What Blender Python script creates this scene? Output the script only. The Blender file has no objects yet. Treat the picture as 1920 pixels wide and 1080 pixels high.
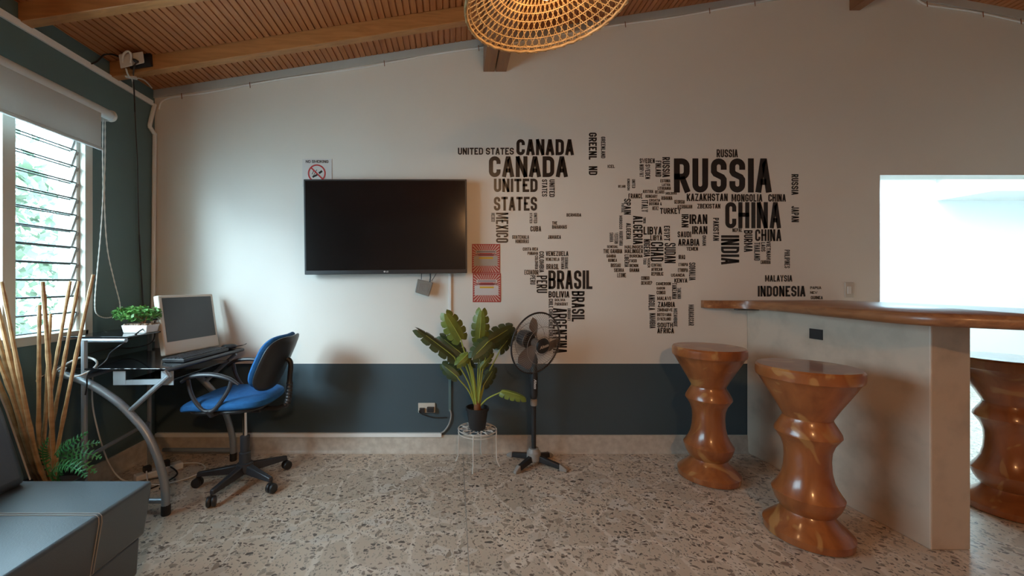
import bpy, bmesh, math, random
from mathutils import Vector, Matrix
random.seed(7)
V = Vector
R = math.radians
S = bpy.context.scene
COL = S.collection

# ------------------------------------------------------------------ camera, world, lights, exposure
F, CX, CY, H, D = 750.0, 851.0, 531.0, 1.25, 2.957     # focal length in px, vanishing point, eye height, wall distance
LX = -2.212                                            # left wall plane
cam = bpy.data.cameras.new('camera')
cam.sensor_width = 36.0
cam.lens = F / 1920 * 36
cam.shift_x = (960 - CX) / 1920
cam.shift_y = (CY - 540) / 1920
cam.clip_start = 0.05
cam_o = bpy.data.objects.new('camera', cam)
cam_o.location = (0, 0, H)
cam_o.rotation_euler = (R(90), 0, 0)
COL.objects.link(cam_o)
S.camera = cam_o

world = bpy.data.worlds.new('sky')
S.world = world
world.use_nodes = True
bg = world.node_tree.nodes['Background']
bg.inputs[0].default_value = (0.56, 0.81, 1.0, 1)
bg.inputs[1].default_value = 14.5

S.view_settings.view_transform = 'Standard'
S.view_settings.look = 'None'
S.view_settings.gamma = 1
S.view_settings.use_curve_mapping = False
S.view_settings.exposure = 0.0
S.cycles.max_bounces = 8
S.cycles.diffuse_bounces = 5
S.cycles.sample_clamp_indirect = 6

def portal(name, loc, rot, sx, sy):
    l = bpy.data.lights.new(name, 'AREA')
    l.shape = 'RECTANGLE'; l.size = sx; l.size_y = sy
    l.cycles.is_portal = True
    o = bpy.data.objects.new(name, l)
    o.location = loc; o.rotation_euler = rot
    COL.objects.link(o)
WIN = (0.25, 2.41, 0.955, 2.21)           # window_1: y0 y1 z0 z1, in the left wall
ADDED_SKYLIGHT = (2.7, 6.6, 3.15, 4.5)                # window_added_skylight: unseen skylight added to brighten the kitchen, x0 x1 y0 y1
YB, XR = -4.0, 5.2                        # wall behind the camera, right wall
portal('window_daylight', (LX - 0.19, (WIN[0] + WIN[1]) / 2, (WIN[2] + WIN[3]) / 2), (0, R(-90), 0), WIN[3] - WIN[2], WIN[1] - WIN[0])
portal('added_skylight_portal', ((ADDED_SKYLIGHT[0] + ADDED_SKYLIGHT[1]) / 2, (ADDED_SKYLIGHT[2] + ADDED_SKYLIGHT[3]) / 2, 2.65), (0, 0, 0), ADDED_SKYLIGHT[1] - ADDED_SKYLIGHT[0], ADDED_SKYLIGHT[3] - ADDED_SKYLIGHT[2])
sun = bpy.data.lights.new('hazy_sun', 'SUN')
sun.energy = 6.6; sun.angle = R(22); sun.color = (0.72, 0.88, 1.0)
sun_o = bpy.data.objects.new('hazy_sun', sun)
sun_o.rotation_euler = V((0.64, 0.97, -0.50)).to_track_quat('-Z', 'Y').to_euler()
COL.objects.link(sun_o)
BULB_W = 9.0                             # pendant bulb, used in its builder

# ------------------------------------------------------------------ pixel to place helpers
def P(px, py, Y):
    return V(((px - CX) * Y / F, Y, H - (py - CY) * Y / F))
def PX(px, py, X):
    return P(px, py, X * F / (px - CX))
def W(px, py, off=0.0):
    return P(px, py, D - off)

# ------------------------------------------------------------------ materials
def mat(name, col, rough=0.5, metal=0.0, spec=0.5, noise=None, bump=None, coat=0.0, coatr=0.12, emit=None, alpha=None, trans=None):
    m = bpy.data.materials.new(name)
    m.use_nodes = True
    nt = m.node_tree
    b = nt.nodes['Principled BSDF']
    b.inputs['Base Color'].default_value = (*col, 1)
    b.inputs['Roughness'].default_value = rough
    b.inputs['Metallic'].default_value = metal
    b.inputs['Specular IOR Level'].default_value = spec
    b.inputs['Coat Weight'].default_value = coat
    b.inputs['Coat Roughness'].default_value = coatr
    if emit:
        b.inputs['Emission Color'].default_value = (*emit[0], 1)
        b.inputs['Emission Strength'].default_value = emit[1]
    if noise:                                    # (other colour, scale, amount, stretch)
        c2, sc, lo, hi, st = noise
        tc = nt.nodes.new('ShaderNodeTexCoord')
        mp = nt.nodes.new('ShaderNodeMapping')
        mp.inputs['Scale'].default_value = st
        nz = nt.nodes.new('ShaderNodeTexNoise')
        nz.inputs['Scale'].default_value = sc
        nz.inputs['Detail'].default_value = 6
        cr = nt.nodes.new('ShaderNodeMapRange')
        cr.inputs['From Min'].default_value = lo
        cr.inputs['From Max'].default_value = hi
        mx = nt.nodes.new('ShaderNodeMix'); mx.data_type = 'RGBA'
        mx.inputs['A'].default_value = (*col, 1)
        mx.inputs['B'].default_value = (*c2, 1)
        L = nt.links.new
        L(tc.outputs['Object'], mp.inputs[0]); L(mp.outputs[0], nz.inputs['Vector'])
        L(nz.outputs['Fac'], cr.inputs['Value']); L(cr.outputs[0], mx.inputs['Factor'])
        L(mx.outputs['Result'], b.inputs['Base Color'])
    if bump:
        sc, amt = bump
        tc = nt.nodes.new('ShaderNodeTexCoord')
        nz = nt.nodes.new('ShaderNodeTexNoise')
        nz.inputs['Scale'].default_value = sc
        bp = nt.nodes.new('ShaderNodeBump')
        bp.inputs['Strength'].default_value = amt
        bp.inputs['Distance'].default_value = 0.004
        nt.links.new(tc.outputs['Object'], nz.inputs['Vector'])
        nt.links.new(nz.outputs['Fac'], bp.inputs['Height'])
        nt.links.new(bp.outputs[0], b.inputs['Normal'])
    if trans:                                    # mix of transparent and this surface
        out = nt.nodes['Material Output']
        tr = nt.nodes.new('ShaderNodeBsdfTransparent')
        tr.inputs[0].default_value = (*trans[1], 1)
        ms = nt.nodes.new('ShaderNodeMixShader')
        ms.inputs[0].default_value = trans[0]
        nt.links.new(tr.outputs[0], ms.inputs[1]); nt.links.new(b.outputs[0], ms.inputs[2])
        nt.links.new(ms.outputs[0], out.inputs['Surface'])
    return m

def wall_mat():
    """white painted plaster above, slate blue paint below a masked edge, mottled by wear"""
    m = mat('painted_plaster', (0.6, 0.6, 0.6), 0.42, bump=(60, 0.06))
    nt = m.node_tree; L = nt.links.new; b = nt.nodes['Principled BSDF']
    tc = nt.nodes.new('ShaderNodeTexCoord')
    sep = nt.nodes.new('ShaderNodeSeparateXYZ')
    gt = nt.nodes.new('ShaderNodeMath'); gt.operation = 'GREATER_THAN'; gt.inputs[1].default_value = 0.655
    nz = nt.nodes.new('ShaderNodeTexNoise'); nz.inputs['Scale'].default_value = 1.7; nz.inputs['Detail'].default_value = 7
    up = nt.nodes.new('ShaderNodeMix'); up.data_type = 'RGBA'
    up.inputs['A'].default_value = (0.70, 0.66, 0.60, 1); up.inputs['B'].default_value = (0.78, 0.75, 0.69, 1)
    lo = nt.nodes.new('ShaderNodeMix'); lo.data_type = 'RGBA'
    lo.inputs['A'].default_value = (0.050, 0.078, 0.095, 1); lo.inputs['B'].default_value = (0.060, 0.093, 0.112, 1)
    mx = nt.nodes.new('ShaderNodeMix'); mx.data_type = 'RGBA'
    L(tc.outputs['Object'], sep.inputs[0]); L(sep.outputs['Z'], gt.inputs[0])
    L(tc.outputs['Object'], nz.inputs['Vector'])
    L(nz.outputs['Fac'], up.inputs['Factor']); L(nz.outputs['Fac'], lo.inputs['Factor'])
    L(gt.outputs[0], mx.inputs['Factor']); L(lo.outputs['Result'], mx.inputs['A']); L(up.outputs['Result'], mx.inputs['B'])
    L(mx.outputs['Result'], b.inputs['Base Color'])
    return m

def terrazzo(name, tint=1.0):
    m = mat(name, (0.5, 0.45, 0.38), 0.3, spec=0.4)
    nt = m.node_tree; L = nt.links.new; b = nt.nodes['Principled BSDF']
    tc = nt.nodes.new('ShaderNodeTexCoord')
    wz = nt.nodes.new('ShaderNodeTexNoise'); wz.inputs['Scale'].default_value = 14
    wv = nt.nodes.new('ShaderNodeVectorMath'); wv.operation = 'MULTIPLY_ADD'
    wv.inputs[1].default_value = (0.035, 0.035, 0.035)
    L(tc.outputs['Object'], wz.inputs['Vector']); L(wz.outputs['Color'], wv.inputs[0]); L(tc.outputs['Object'], wv.inputs[2])
    prev = None
    nz = nt.nodes.new('ShaderNodeTexNoise'); nz.inputs['Scale'].default_value = 3; nz.inputs['Detail'].default_value = 5
    L(tc.outputs['Object'], nz.inputs['Vector'])
    base = nt.nodes.new('ShaderNodeMix'); base.data_type = 'RGBA'
    base.inputs['A'].default_value = (0.57 * tint, 0.45 * tint, 0.34 * tint, 1); base.inputs['B'].default_value = (0.67 * tint, 0.55 * tint, 0.44 * tint, 1)
    L(nz.outputs['Fac'], base.inputs['Factor'])
    prev = base.outputs['Result']
    # broken slabs laid in the mix: each with its own tone, pale joints between them
    vs1 = nt.nodes.new('ShaderNodeTexVoronoi'); vs1.inputs['Scale'].default_value = 4.2
    vs2 = nt.nodes.new('ShaderNodeTexVoronoi'); vs2.feature = 'DISTANCE_TO_EDGE'; vs2.inputs['Scale'].default_value = 4.2
    L(wv.outputs[0], vs1.inputs['Vector']); L(wv.outputs[0], vs2.inputs['Vector'])
    sc_ = nt.nodes.new('ShaderNodeSeparateColor'); L(vs1.outputs['Color'], sc_.inputs[0])
    hv = nt.nodes.new('ShaderNodeMapRange'); hv.inputs['To Min'].default_value = 0.86; hv.inputs['To Max'].default_value = 1.06
    L(sc_.outputs[0], hv.inputs['Value'])
    hs = nt.nodes.new('ShaderNodeHueSaturation'); L(hv.outputs[0], hs.inputs['Value']); L(prev, hs.inputs['Color'])
    ed = nt.nodes.new('ShaderNodeMapRange'); ed.inputs['From Min'].default_value = 0.055; ed.inputs['From Max'].default_value = 0.025
    L(vs2.outputs['Distance'], ed.inputs['Value'])
    em = nt.nodes.new('ShaderNodeMix'); em.data_type = 'RGBA'; em.inputs['B'].default_value = (0.68 * tint, 0.58 * tint, 0.48 * tint, 1)
    L(ed.outputs[0], em.inputs['Factor']); L(hs.outputs[0], em.inputs['A'])
    prev = em.outputs['Result']
    # layers of chips: (scale, share of cells that hold a chip, gap, colours, stretch)
    for sc, share, gap, ca, cb, st, seed in (
            (9.0, 0.22, 0.06, (0.66, 0.58, 0.50), (0.53, 0.44, 0.35), (1, 1.35, 1), 0),
            (24.0, 0.21, 0.16, (0.29, 0.22, 0.165), (0.50, 0.41, 0.32), (1.3, 1, 1), 3.3),
            (36.0, 0.21, 0.18, (0.11, 0.09, 0.08), (0.27, 0.20, 0.155), (1, 1.4, 1), 7.7),
            (78.0, 0.32, 0.15, (0.20, 0.165, 0.14), (0.46, 0.39, 0.31), (1.3, 1, 1), 1.9)):
        mp = nt.nodes.new('ShaderNodeMapping'); mp.inputs['Scale'].default_value = st; mp.inputs['Location'].default_value = (seed, seed * 1.7, 0)
        v1 = nt.nodes.new('ShaderNodeTexVoronoi'); v1.inputs['Scale'].default_value = sc; v1.voronoi_dimensions = '3D'
        v2 = nt.nodes.new('ShaderNodeTexVoronoi'); v2.feature = 'DISTANCE_TO_EDGE'; v2.inputs['Scale'].default_value = sc
        L(wv.outputs[0], mp.inputs[0]); L(mp.outputs[0], v1.inputs['Vector']); L(mp.outputs[0], v2.inputs['Vector'])
        sx = nt.nodes.new('ShaderNodeSeparateColor'); L(v1.outputs['Color'], sx.inputs[0])
        lt = nt.nodes.new('ShaderNodeMath'); lt.operation = 'LESS_THAN'; lt.inputs[1].default_value = share
        L(sx.outputs[0], lt.inputs[0])
        mr = nt.nodes.new('ShaderNodeMapRange'); mr.inputs['From Min'].default_value = gap * 0.75; mr.inputs['From Max'].default_value = gap
        L(v2.outputs['Distance'], mr.inputs['Value'])
        mul = nt.nodes.new('ShaderNodeMath'); mul.operation = 'MULTIPLY'; L(lt.outputs[0], mul.inputs[0]); L(mr.outputs[0], mul.inputs[1])
        cc = nt.nodes.new('ShaderNodeMix'); cc.data_type = 'RGBA'
        cc.inputs['A'].default_value = (*ca, 1); cc.inputs['B'].default_value = (*cb, 1); L(sx.outputs[1], cc.inputs['Factor'])
        mx = nt.nodes.new('ShaderNodeMix'); mx.data_type = 'RGBA'
        L(mul.outputs[0], mx.inputs['Factor']); L(prev, mx.inputs['A']); L(cc.outputs['Result'], mx.inputs['B'])
        prev = mx.outputs['Result']
    L(prev, b.inputs['Base Color'])
    return m

def wood(name, a, c, rough, scale, stretch, coat=0.0, sap=None):
    m = mat(name, a, rough, coat=coat)
    nt = m.node_tree; L = nt.links.new; b = nt.nodes['Principled BSDF']
    tc = nt.nodes.new('ShaderNodeTexCoord')
    mp = nt.nodes.new('ShaderNodeMapping'); mp.inputs['Scale'].default_value = stretch
    nz = nt.nodes.new('ShaderNodeTexNoise'); nz.inputs['Scale'].default_value = scale; nz.inputs['Detail'].default_value = 8; nz.inputs['Distortion'].default_value = 0.8
    mr = nt.nodes.new('ShaderNodeMapRange'); mr.inputs['From Min'].default_value = 0.3; mr.inputs['From Max'].default_value = 0.72
    mx = nt.nodes.new('ShaderNodeMix'); mx.data_type = 'RGBA'
    mx.inputs['A'].default_value = (*a, 1); mx.inputs['B'].default_value = (*c, 1)
    L(tc.outputs['Object'], mp.inputs[0]); L(mp.outputs[0], nz.inputs['Vector']); L(nz.outputs['Fac'], mr.inputs['Value']); L(mr.outputs[0], mx.inputs['Factor'])
    last = mx.outputs['Result']
    if sap:
        n2 = nt.nodes.new('ShaderNodeTexNoise'); n2.inputs['Scale'].default_value = 4.5; n2.inputs['Detail'].default_value = 2; n2.inputs['Distortion'].default_value = 1.5
        mp2 = nt.nodes.new('ShaderNodeMapping'); mp2.inputs['Scale'].default_value = (1, 1, 0.8)
        m2 = nt.nodes.new('ShaderNodeMapRange'); m2.inputs['From Min'].default_value = 0.56; m2.inputs['From Max'].default_value = 0.60
        x2 = nt.nodes.new('ShaderNodeMix'); x2.data_type = 'RGBA'; x2.inputs['B'].default_value = (*sap, 1)
        L(tc.outputs['Object'], mp2.inputs[0]); L(mp2.outputs[0], n2.inputs['Vector']); L(n2.outputs['Fac'], m2.inputs['Value'])
        L(m2.outputs[0], x2.inputs['Factor']); L(last, x2.inputs['A']); last = x2.outputs['Result']
    L(last, b.inputs['Base Color'])
    return m

M_wall = wall_mat()
M_teal = mat('teal_paint', (0.095, 0.16, 0.165), 0.45, noise=((0.115, 0.185, 0.19), 1.5, 0.3, 0.7, (1, 1, 1)), bump=(50, 0.06))
M_white = mat('white_paint', (0.8, 0.8, 0.78), 0.5)
M_floor = terrazzo('terrazzo_floor')
M_skirt = mat('stone_skirting', (0.46, 0.41, 0.35), 0.4, noise=((0.58, 0.53, 0.46), 22, 0.35, 0.65, (1, 1, 1)))
M_ceil = wood('ceiling_boards', (0.52, 0.19, 0.065), (0.36, 0.12, 0.04), 0.42, 3.0, (9, 0.7, 1))
M_beam = wood('rafter_wood', (0.50, 0.22, 0.075), (0.34, 0.14, 0.045), 0.4, 5.0, (0.8, 8, 8))
M_purlin = wood('purlin_wood', (0.30, 0.125, 0.05), (0.22, 0.085, 0.035), 0.4, 5.0, (8, 0.8, 8))
M_stool = wood('carved_wood', (0.38, 0.12, 0.033), (0.23, 0.065, 0.018), 0.28, 6.0, (2.5, 2.5, 0.7), 0.5, (0.42, 0.19, 0.06))
M_slab = wood('slab_wood', (0.36, 0.15, 0.06), (0.20, 0.075, 0.03), 0.36, 6.0, (7, 0.8, 7), 0.2)
M_conc = mat('polished_concrete', (0.58, 0.46, 0.36), 0.42, noise=((0.44, 0.35, 0.27), 7.0, 0.48, 0.75, (1, 1, 1)), bump=(30, 0.1))
M_black = mat('black_plastic', (0.022, 0.022, 0.024), 0.4)
M_dark = mat('charcoal_plastic', (0.035, 0.036, 0.042), 0.38)
M_grey = mat('grey_plastic', (0.32, 0.30, 0.28), 0.45)
M_wplast = mat('white_plastic', (0.74, 0.73, 0.70), 0.4)
M_cream = mat('cream_frame', (0.62, 0.59, 0.52), 0.45)
M_metal = mat('grey_powder_metal', (0.33, 0.37, 0.40), 0.36, 0.4)
M_pale_metal = mat('pale_metal', (0.45, 0.52, 0.56), 0.4, 0.3)
M_chrome = mat('chrome', (0.75, 0.75, 0.75), 0.12, 1.0)
M_glassblk = mat('black_glass', (0.008, 0.008, 0.01), 0.06, spec=0.6)
M_edge = mat('glass_edge', (0.25, 0.32, 0.33), 0.2)
M_blue = mat('blue_fabric', (0.012, 0.13, 0.36), 0.85, noise=((0.008, 0.09, 0.27), 40, 0.3, 0.7, (1, 1, 1)), bump=(300, 0.15))
M_leather = mat('black_leather', (0.020, 0.032, 0.048), 0.5, spec=1.0, coat=1.0, coatr=0.45, bump=(220, 0.18))
M_thread = mat('grey_thread', (0.35, 0.33, 0.31), 0.8)
M_bamboo = mat('bamboo', (0.50, 0.31, 0.15), 0.45, noise=((0.34, 0.19, 0.08), 6, 0.4, 0.65, (1, 1, 5)))
M_fern = mat('fern_green', (0.06, 0.30, 0.09), 0.45, noise=((0.04, 0.20, 0.06), 20, 0.3, 0.7, (1, 1, 1)))
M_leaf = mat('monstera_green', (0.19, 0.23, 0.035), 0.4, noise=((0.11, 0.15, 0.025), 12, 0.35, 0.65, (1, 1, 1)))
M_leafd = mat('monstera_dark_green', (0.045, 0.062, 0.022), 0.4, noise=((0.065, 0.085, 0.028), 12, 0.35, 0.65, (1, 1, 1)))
M_stem = mat('stem_yellow_green', (0.36, 0.40, 0.07), 0.45)
M_bonsai = mat('small_leaf_green', (0.07, 0.22, 0.04), 0.5, noise=((0.15, 0.34, 0.08), 50, 0.4, 0.6, (1, 1, 1)))
M_soil = mat('soil', (0.05, 0.03, 0.02), 0.9)
M_pebble = mat('pebbles', (0.34, 0.23, 0.16), 0.8, noise=((0.16, 0.10, 0.07), 120, 0.4, 0.6, (1, 1, 1)))
M_brown = mat('brown_husk', (0.24, 0.085, 0.03), 0.6)
M_wire = mat('white_wire', (0.72, 0.68, 0.62), 0.4)
M_decal = mat('black_vinyl', (0.017, 0.015, 0.015), 0.32)
M_screen = mat('screen_off', (0.010, 0.008, 0.008), 0.14, spec=0.35)
M_mscreen = mat('monitor_screen', (0.055, 0.06, 0.065), 0.3)
M_monitor = mat('monitor_shell', (0.66, 0.63, 0.56), 0.35)
M_paper = mat('paper', (0.66, 0.64, 0.62), 0.6)
M_red = mat('red_print', (0.50, 0.035, 0.035), 0.5)
M_pred = mat('poster_red', (0.40, 0.035, 0.03), 0.5)
M_pray = mat('poster_ray', (0.62, 0.42, 0.36), 0.5)
M_ppan = mat('poster_panel', (0.62, 0.57, 0.56), 0.5)
M_ppan2 = mat('poster_panel_dim', (0.42, 0.37, 0.33), 0.5)
M_yel = mat('poster_yellow', (0.62, 0.38, 0.04), 0.5)
M_blind = mat('blind_fabric', (0.60, 0.59, 0.57), 0.8, bump=(400, 0.1))
_nt = M_blind.node_tree; _tl = _nt.nodes.new('ShaderNodeBsdfTranslucent'); _tl.inputs[0].default_value = (0.5, 0.5, 0.48, 1)
_ms = _nt.nodes.new('ShaderNodeMixShader'); _ms.inputs[0].default_value = 0.28
_nt.links.new(_nt.nodes['Principled BSDF'].outputs[0], _ms.inputs[1]); _nt.links.new(_tl.outputs[0], _ms.inputs[2])
_nt.links.new(_ms.outputs[0], _nt.nodes['Material Output'].inputs['Surface'])
M_tube = mat('blind_tube', (0.60, 0.63, 0.64), 0.4)
M_pane = mat('window_glass', (0.9, 0.95, 0.95), 0.05, trans=(0.06, (0.95, 0.98, 0.97)))
M_lpane = mat('louvre_glass', (0.8, 0.88, 0.86), 0.08, trans=(0.07, (0.93, 0.97, 0.96)))
M_rattan = mat('rattan', (0.34, 0.22, 0.10), 0.6, noise=((0.24, 0.145, 0.06), 30, 0.4, 0.6, (1, 1, 1)))
M_bulb = mat('lamp_bulb', (1, 0.8, 0.5), 0.4, emit=((1.0, 0.62, 0.25), 14))
M_blade = mat('smoky_plastic', (0.20, 0.15, 0.125), 0.35, trans=(0.55, (0.72, 0.64, 0.58)))
M_cage = mat('cage_wire', (0.20, 0.165, 0.14), 0.4)
M_tree = mat('tree_leaves', (0.15, 0.20, 0.12), 0.6, noise=((0.26, 0.31, 0.21), 3, 0.4, 0.6, (1, 1, 1)))
M_bark = mat('bark', (0.16, 0.12, 0.09), 0.8)
M_lawn = mat('garden_ground', (0.72, 0.72, 0.68), 0.9)
M_ivory = mat('ivory_plate', (0.55, 0.50, 0.43), 0.4)
M_rubber = mat('rubber', (0.018, 0.018, 0.018), 0.6)

# ------------------------------------------------------------------ mesh helpers
ORG = {}
def basis(d):
    d = d.normalized()
    a = V((0, 0, 1)) if abs(d.z) < 0.9 else V((1, 0, 0))
    x = a.cross(d).normalized()
    return x, d.cross(x).normalized()

class MB:
    def __init__(s):
        s.v, s.f, s.m = [], [], []
    def add(s, vs, fs, mi=0):
        n = len(s.v)
        s.v += [V(p) for p in vs]
        s.f += [tuple(i + n for i in f) for f in fs]
        s.m += [mi] * len(fs)
        return s
    def box(s, x0, x1, y0, y1, z0, z1, mi=0):
        return s.hexa([(x0, y0, z0), (x1, y0, z0), (x1, y1, z0), (x0, y1, z0), (x0, y0, z1), (x1, y0, z1), (x1, y1, z1), (x0, y1, z1)], mi)
    def hexa(s, p, mi=0):
        return s.add(p, [(3, 2, 1, 0), (4, 5, 6, 7), (0, 1, 5, 4), (1, 2, 6, 5), (2, 3, 7, 6), (3, 0, 4, 7)], mi)
    def obox(s, c, u, v, w, hu, hv, hw, mi=0):
        c = V(c); u = V(u).normalized() * hu; v = V(v).normalized() * hv; w = V(w).normalized() * hw
        return s.hexa([c - u - v - w, c + u - v - w, c + u + v - w, c - u + v - w, c - u - v + w, c + u - v + w, c + u + v + w, c - u + v + w], mi)
    def prism(s, pts, n, mi=0):
        """polygon pts extruded by vector n"""
        pts = [V(p) for p in pts]; n = V(n); k = len(pts)
        return s.add(pts + [p + n for p in pts], [tuple(range(k))[::-1], tuple(range(k, 2 * k))] + [(i, (i + 1) % k, k + (i + 1) % k, k + i) for i in range(k)], mi)
    def tube(s, pts, r, seg=8, closed=False, mi=0, flat=None):
        pts = [V(p) for p in pts]; n = len(pts)
        rs = r if isinstance(r, (list, tuple)) else [r] * n
        vs, fs, px = [], [], None
        for i in range(n):
            if closed:
                d = pts[(i + 1) % n] - pts[i - 1]
            else:
                d = pts[min(i + 1, n - 1)] - pts[max(i - 1, 0)]
            if d.length < 1e-9: d = V((0, 0, 1))
            d.normalize()
            if px is None:
                px, py = basis(d)
            else:
                px = px - d * px.dot(d)
                px = px.normalized() if px.length > 1e-6 else basis(d)[0]
                py = d.cross(px)
            for j in range(seg):
                a = 2 * math.pi * j / seg
                vs.append(pts[i] + (px * math.cos(a) + py * math.sin(a) * (flat or 1)) * rs[i])
        for i in range(n if closed else n - 1):
            for j in range(seg):
                a, b = i * seg + j, i * seg + (j + 1) % seg
                k = ((i + 1) % n) * seg
                fs.append((a, b, k + (j + 1) % seg, k + j))
        if not closed:
            fs += [tuple(range(seg))[::-1], tuple(range((n - 1) * seg, n * seg))]
        return s.add(vs, fs, mi)
    def lathe(s, c, prof, seg=32, axis=None, mi=0):
        """prof: (radius, height) from bottom to top along axis"""
        c = V(c); ax = V(axis).normalized() if axis else V((0, 0, 1))
        x, y = basis(ax)
        vs, fs = [], []
        n = len(prof)
        for r, h in prof:
            for j in range(seg):
                a = 2 * math.pi * j / seg
                vs.append(c + ax * h + (x * math.cos(a) + y * math.sin(a)) * max(r, 1e-5))
        for i in range(n - 1):
            for j in range(seg):
                a, b = i * seg + j, i * seg + (j + 1) % seg
                fs.append((a, b, b + seg, a + seg))
        fs += [tuple(range(seg))[::-1], tuple(range((n - 1) * seg, n * seg))]
        return s.add(vs, fs, mi)
    def pad(s, c, u, v, w, a, b, t, e=0.45, et=0.6, warp=None, nu=40, nv=14, mi=0):
        """cushion: superellipsoid, half sizes a,b along u,v and t along w"""
        c = V(c); u = V(u).normalized(); v = V(v).normalized(); w = V(w).normalized()
        sg = lambda x, p: math.copysign(abs(x) ** p, x)
        vs, fs = [], []
        for i in range(nv + 1):
            ph = -math.pi / 2 + math.pi * i / nv
            ct, st = max(sg(math.cos(ph), et), 1e-4), sg(math.sin(ph), et)
            for j in range(nu):
                th = 2 * math.pi * j / nu
                x, y = sg(math.cos(th), e) * ct * a, sg(math.sin(th), e) * ct * b
                z = st * t + (warp(x, y) if warp else 0)
                vs.append(c + u * x + v * y + w * z)
        for i in range(nv):
            for j in range(nu):
                k = (j + 1) % nu
                fs.append((i * nu + j, i * nu + k, (i + 1) * nu + k, (i + 1) * nu + j))
        fs += [tuple(range(nu))[::-1], tuple(range(nv * nu, (nv + 1) * nu))]
        return s.add(vs, fs, mi)
    def sphere(s, c, r, seg=14, mi=0, sz=1.0):
        prof = [(r * math.cos(-math.pi / 2 + math.pi * i / 8), r * sz * math.sin(-math.pi / 2 + math.pi * i / 8)) for i in range(9)]
        return s.lathe(c, prof, seg, mi=mi)
    def build(s, name, mats, parent=None, smooth=True, bevel=0.0, angle=35, recalc=True, seg=2):
        if not isinstance(mats, (list, tuple)): mats = [mats]
        if parent is not None:
            org = ORG[parent.name]
        else:
            xs = [p.x for p in s.v]; ys = [p.y for p in s.v]; zs = [p.z for p in s.v]
            org = V(((min(xs) + max(xs)) / 2, (min(ys) + max(ys)) / 2, min(zs)))
        me = bpy.data.meshes.new(name)
        me.from_pydata([p - org for p in s.v], [], s.f)
        for m in mats: me.materials.append(m)
        me.polygons.foreach_set('material_index', s.m)
        if recalc:
            bm = bmesh.new(); bm.from_mesh(me)
            bmesh.ops.recalc_face_normals(bm, faces=bm.faces)
            bm.to_mesh(me); bm.free()
        if smooth:
            me.polygons.foreach_set('use_smooth', [True] * len(me.polygons))
            me.set_sharp_from_angle(angle=R(angle))
        o = bpy.data.objects.new(name, me)
        COL.objects.link(o)
        if parent is not None: o.parent = parent
        else: o.location = org
        ORG[o.name] = org
        if bevel:
            b = o.modifiers.new('edge', 'BEVEL'); b.width = bevel; b.segments = seg; b.limit_method = 'ANGLE'; b.angle_limit = R(40)
        return o

def tag(o, label, cat, group=None, kind=None):
    o['label'] = label; o['category'] = cat
    if group: o['group'] = group
    if kind: o['kind'] = kind
    return o
def thing(name, loc, label, cat, group=None):
    o = bpy.data.objects.new(name, None)
    o.empty_display_size = 0.1
    o.location = loc
    COL.objects.link(o)
    ORG[o.name] = V(loc)
    return tag(o, label, cat, group)
def struct(o):
    o['kind'] = 'structure'
    return o
def plab(o, label):
    o['label'] = label
    return o
def sempty(name, loc):
    o = bpy.data.objects.new(name, None); o.location = loc; o.empty_display_size = 0.1
    COL.objects.link(o); ORG[o.name] = V(loc); o['kind'] = 'structure'
    return o
def smoothpts(pts, n=6, closed=False):
    """Catmull-Rom through pts"""
    pts = [V(p) for p in pts]; k = len(pts); out = []
    rng = range(k if closed else k - 1)
    for i in rng:
        g = (lambda j: pts[j % k]) if closed else (lambda j: pts[max(0, min(k - 1, j))])
        p0, p1, p2, p3 = g(i - 1), g(i), g(i + 1), g(i + 2)
        for q in range(n):
            t = q / n
            out.append(0.5 * ((2 * p1) + (p2 - p0) * t + (2 * p0 - 5 * p1 + 4 * p2 - p3) * t * t + (3 * p1 - p0 - 3 * p2 + p3) * t ** 3))
    if not closed: out.append(pts[-1])
    return out

# ------------------------------------------------------------------ the room
RX, RZ = 2.953, 3.486                     # ridge
def zc(x):                                # ceiling height at x
    return 2.673 + (x - LX) * (RZ - 2.673) / (RX - LX) if x < RX else RZ - (x - RX) * 0.185

struct(MB().box(LX - 0.15, 7.35, YB - 0.15, 4.75, -0.1, 0).build('floor', M_floor, smooth=False))
m_joint = mat('floor_joint', (0.36, 0.33, 0.29), 0.6)
j = MB().box(0.0635, 0.0685, YB, D - 0.01, -0.001, 0.0006)
struct(j.build('trim_1', m_joint, smooth=False))

# back wall: polygon left of the kitchen opening, header above it
OX, OZ, WT = 3.15, 2.05, 0.13
b = MB()
b.prism([(LX - 0.15, D, -0.05), (OX, D, -0.05), (OX, D, zc(OX) + 0.05), (RX, D, RZ + 0.05), (LX - 0.15, D, zc(LX) + 0.03)], (0, WT, 0))
b.prism([(OX, D, OZ), (XR + .15, D, OZ), (XR + .15, D, zc(XR) + 0.05), (OX, D, zc(OX) + 0.05)], (0, WT, 0))
wb = b.build('wall_back', M_wall, smooth=False)
off = ORG[wb.name]; wb.data.transform(Matrix.Translation(off)); wb.location = (0, 0, 0); struct(wb)   # world origin, so that the paint edge sits at its height

def wall_with_windows(name, x0, x1, y0, y1, z1, wins, m):
    b = MB(); y = y0
    for w in wins:
        b.box(x0, x1, y, w[0], -0.05, z1)
        b.box(x0, x1, w[0], w[1], -0.05, w[2]); b.box(x0, x1, w[0], w[1], w[3], z1)
        y = w[1]
    b.box(x0, x1, y, y1, -0.05, z1)
    return struct(b.build(name, m, smooth=False))
wall_with_windows('wall_left', LX - 0.15, LX, YB, D, 2.70, [WIN], M_teal)
wall_with_windows('wall_right', XR, XR + 0.15, YB, D + WT, 3.15, [], M_wall)
b = MB(); b.prism([(LX - .15, YB, -0.05), (XR + .15, YB, -0.05), (XR + .15, YB, zc(XR) + .05), (RX, YB, RZ + .05), (LX - .15, YB, zc(LX) + .03)], (0, -0.15, 0))
struct(b.build('wall_front', M_wall, smooth=False))

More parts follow.
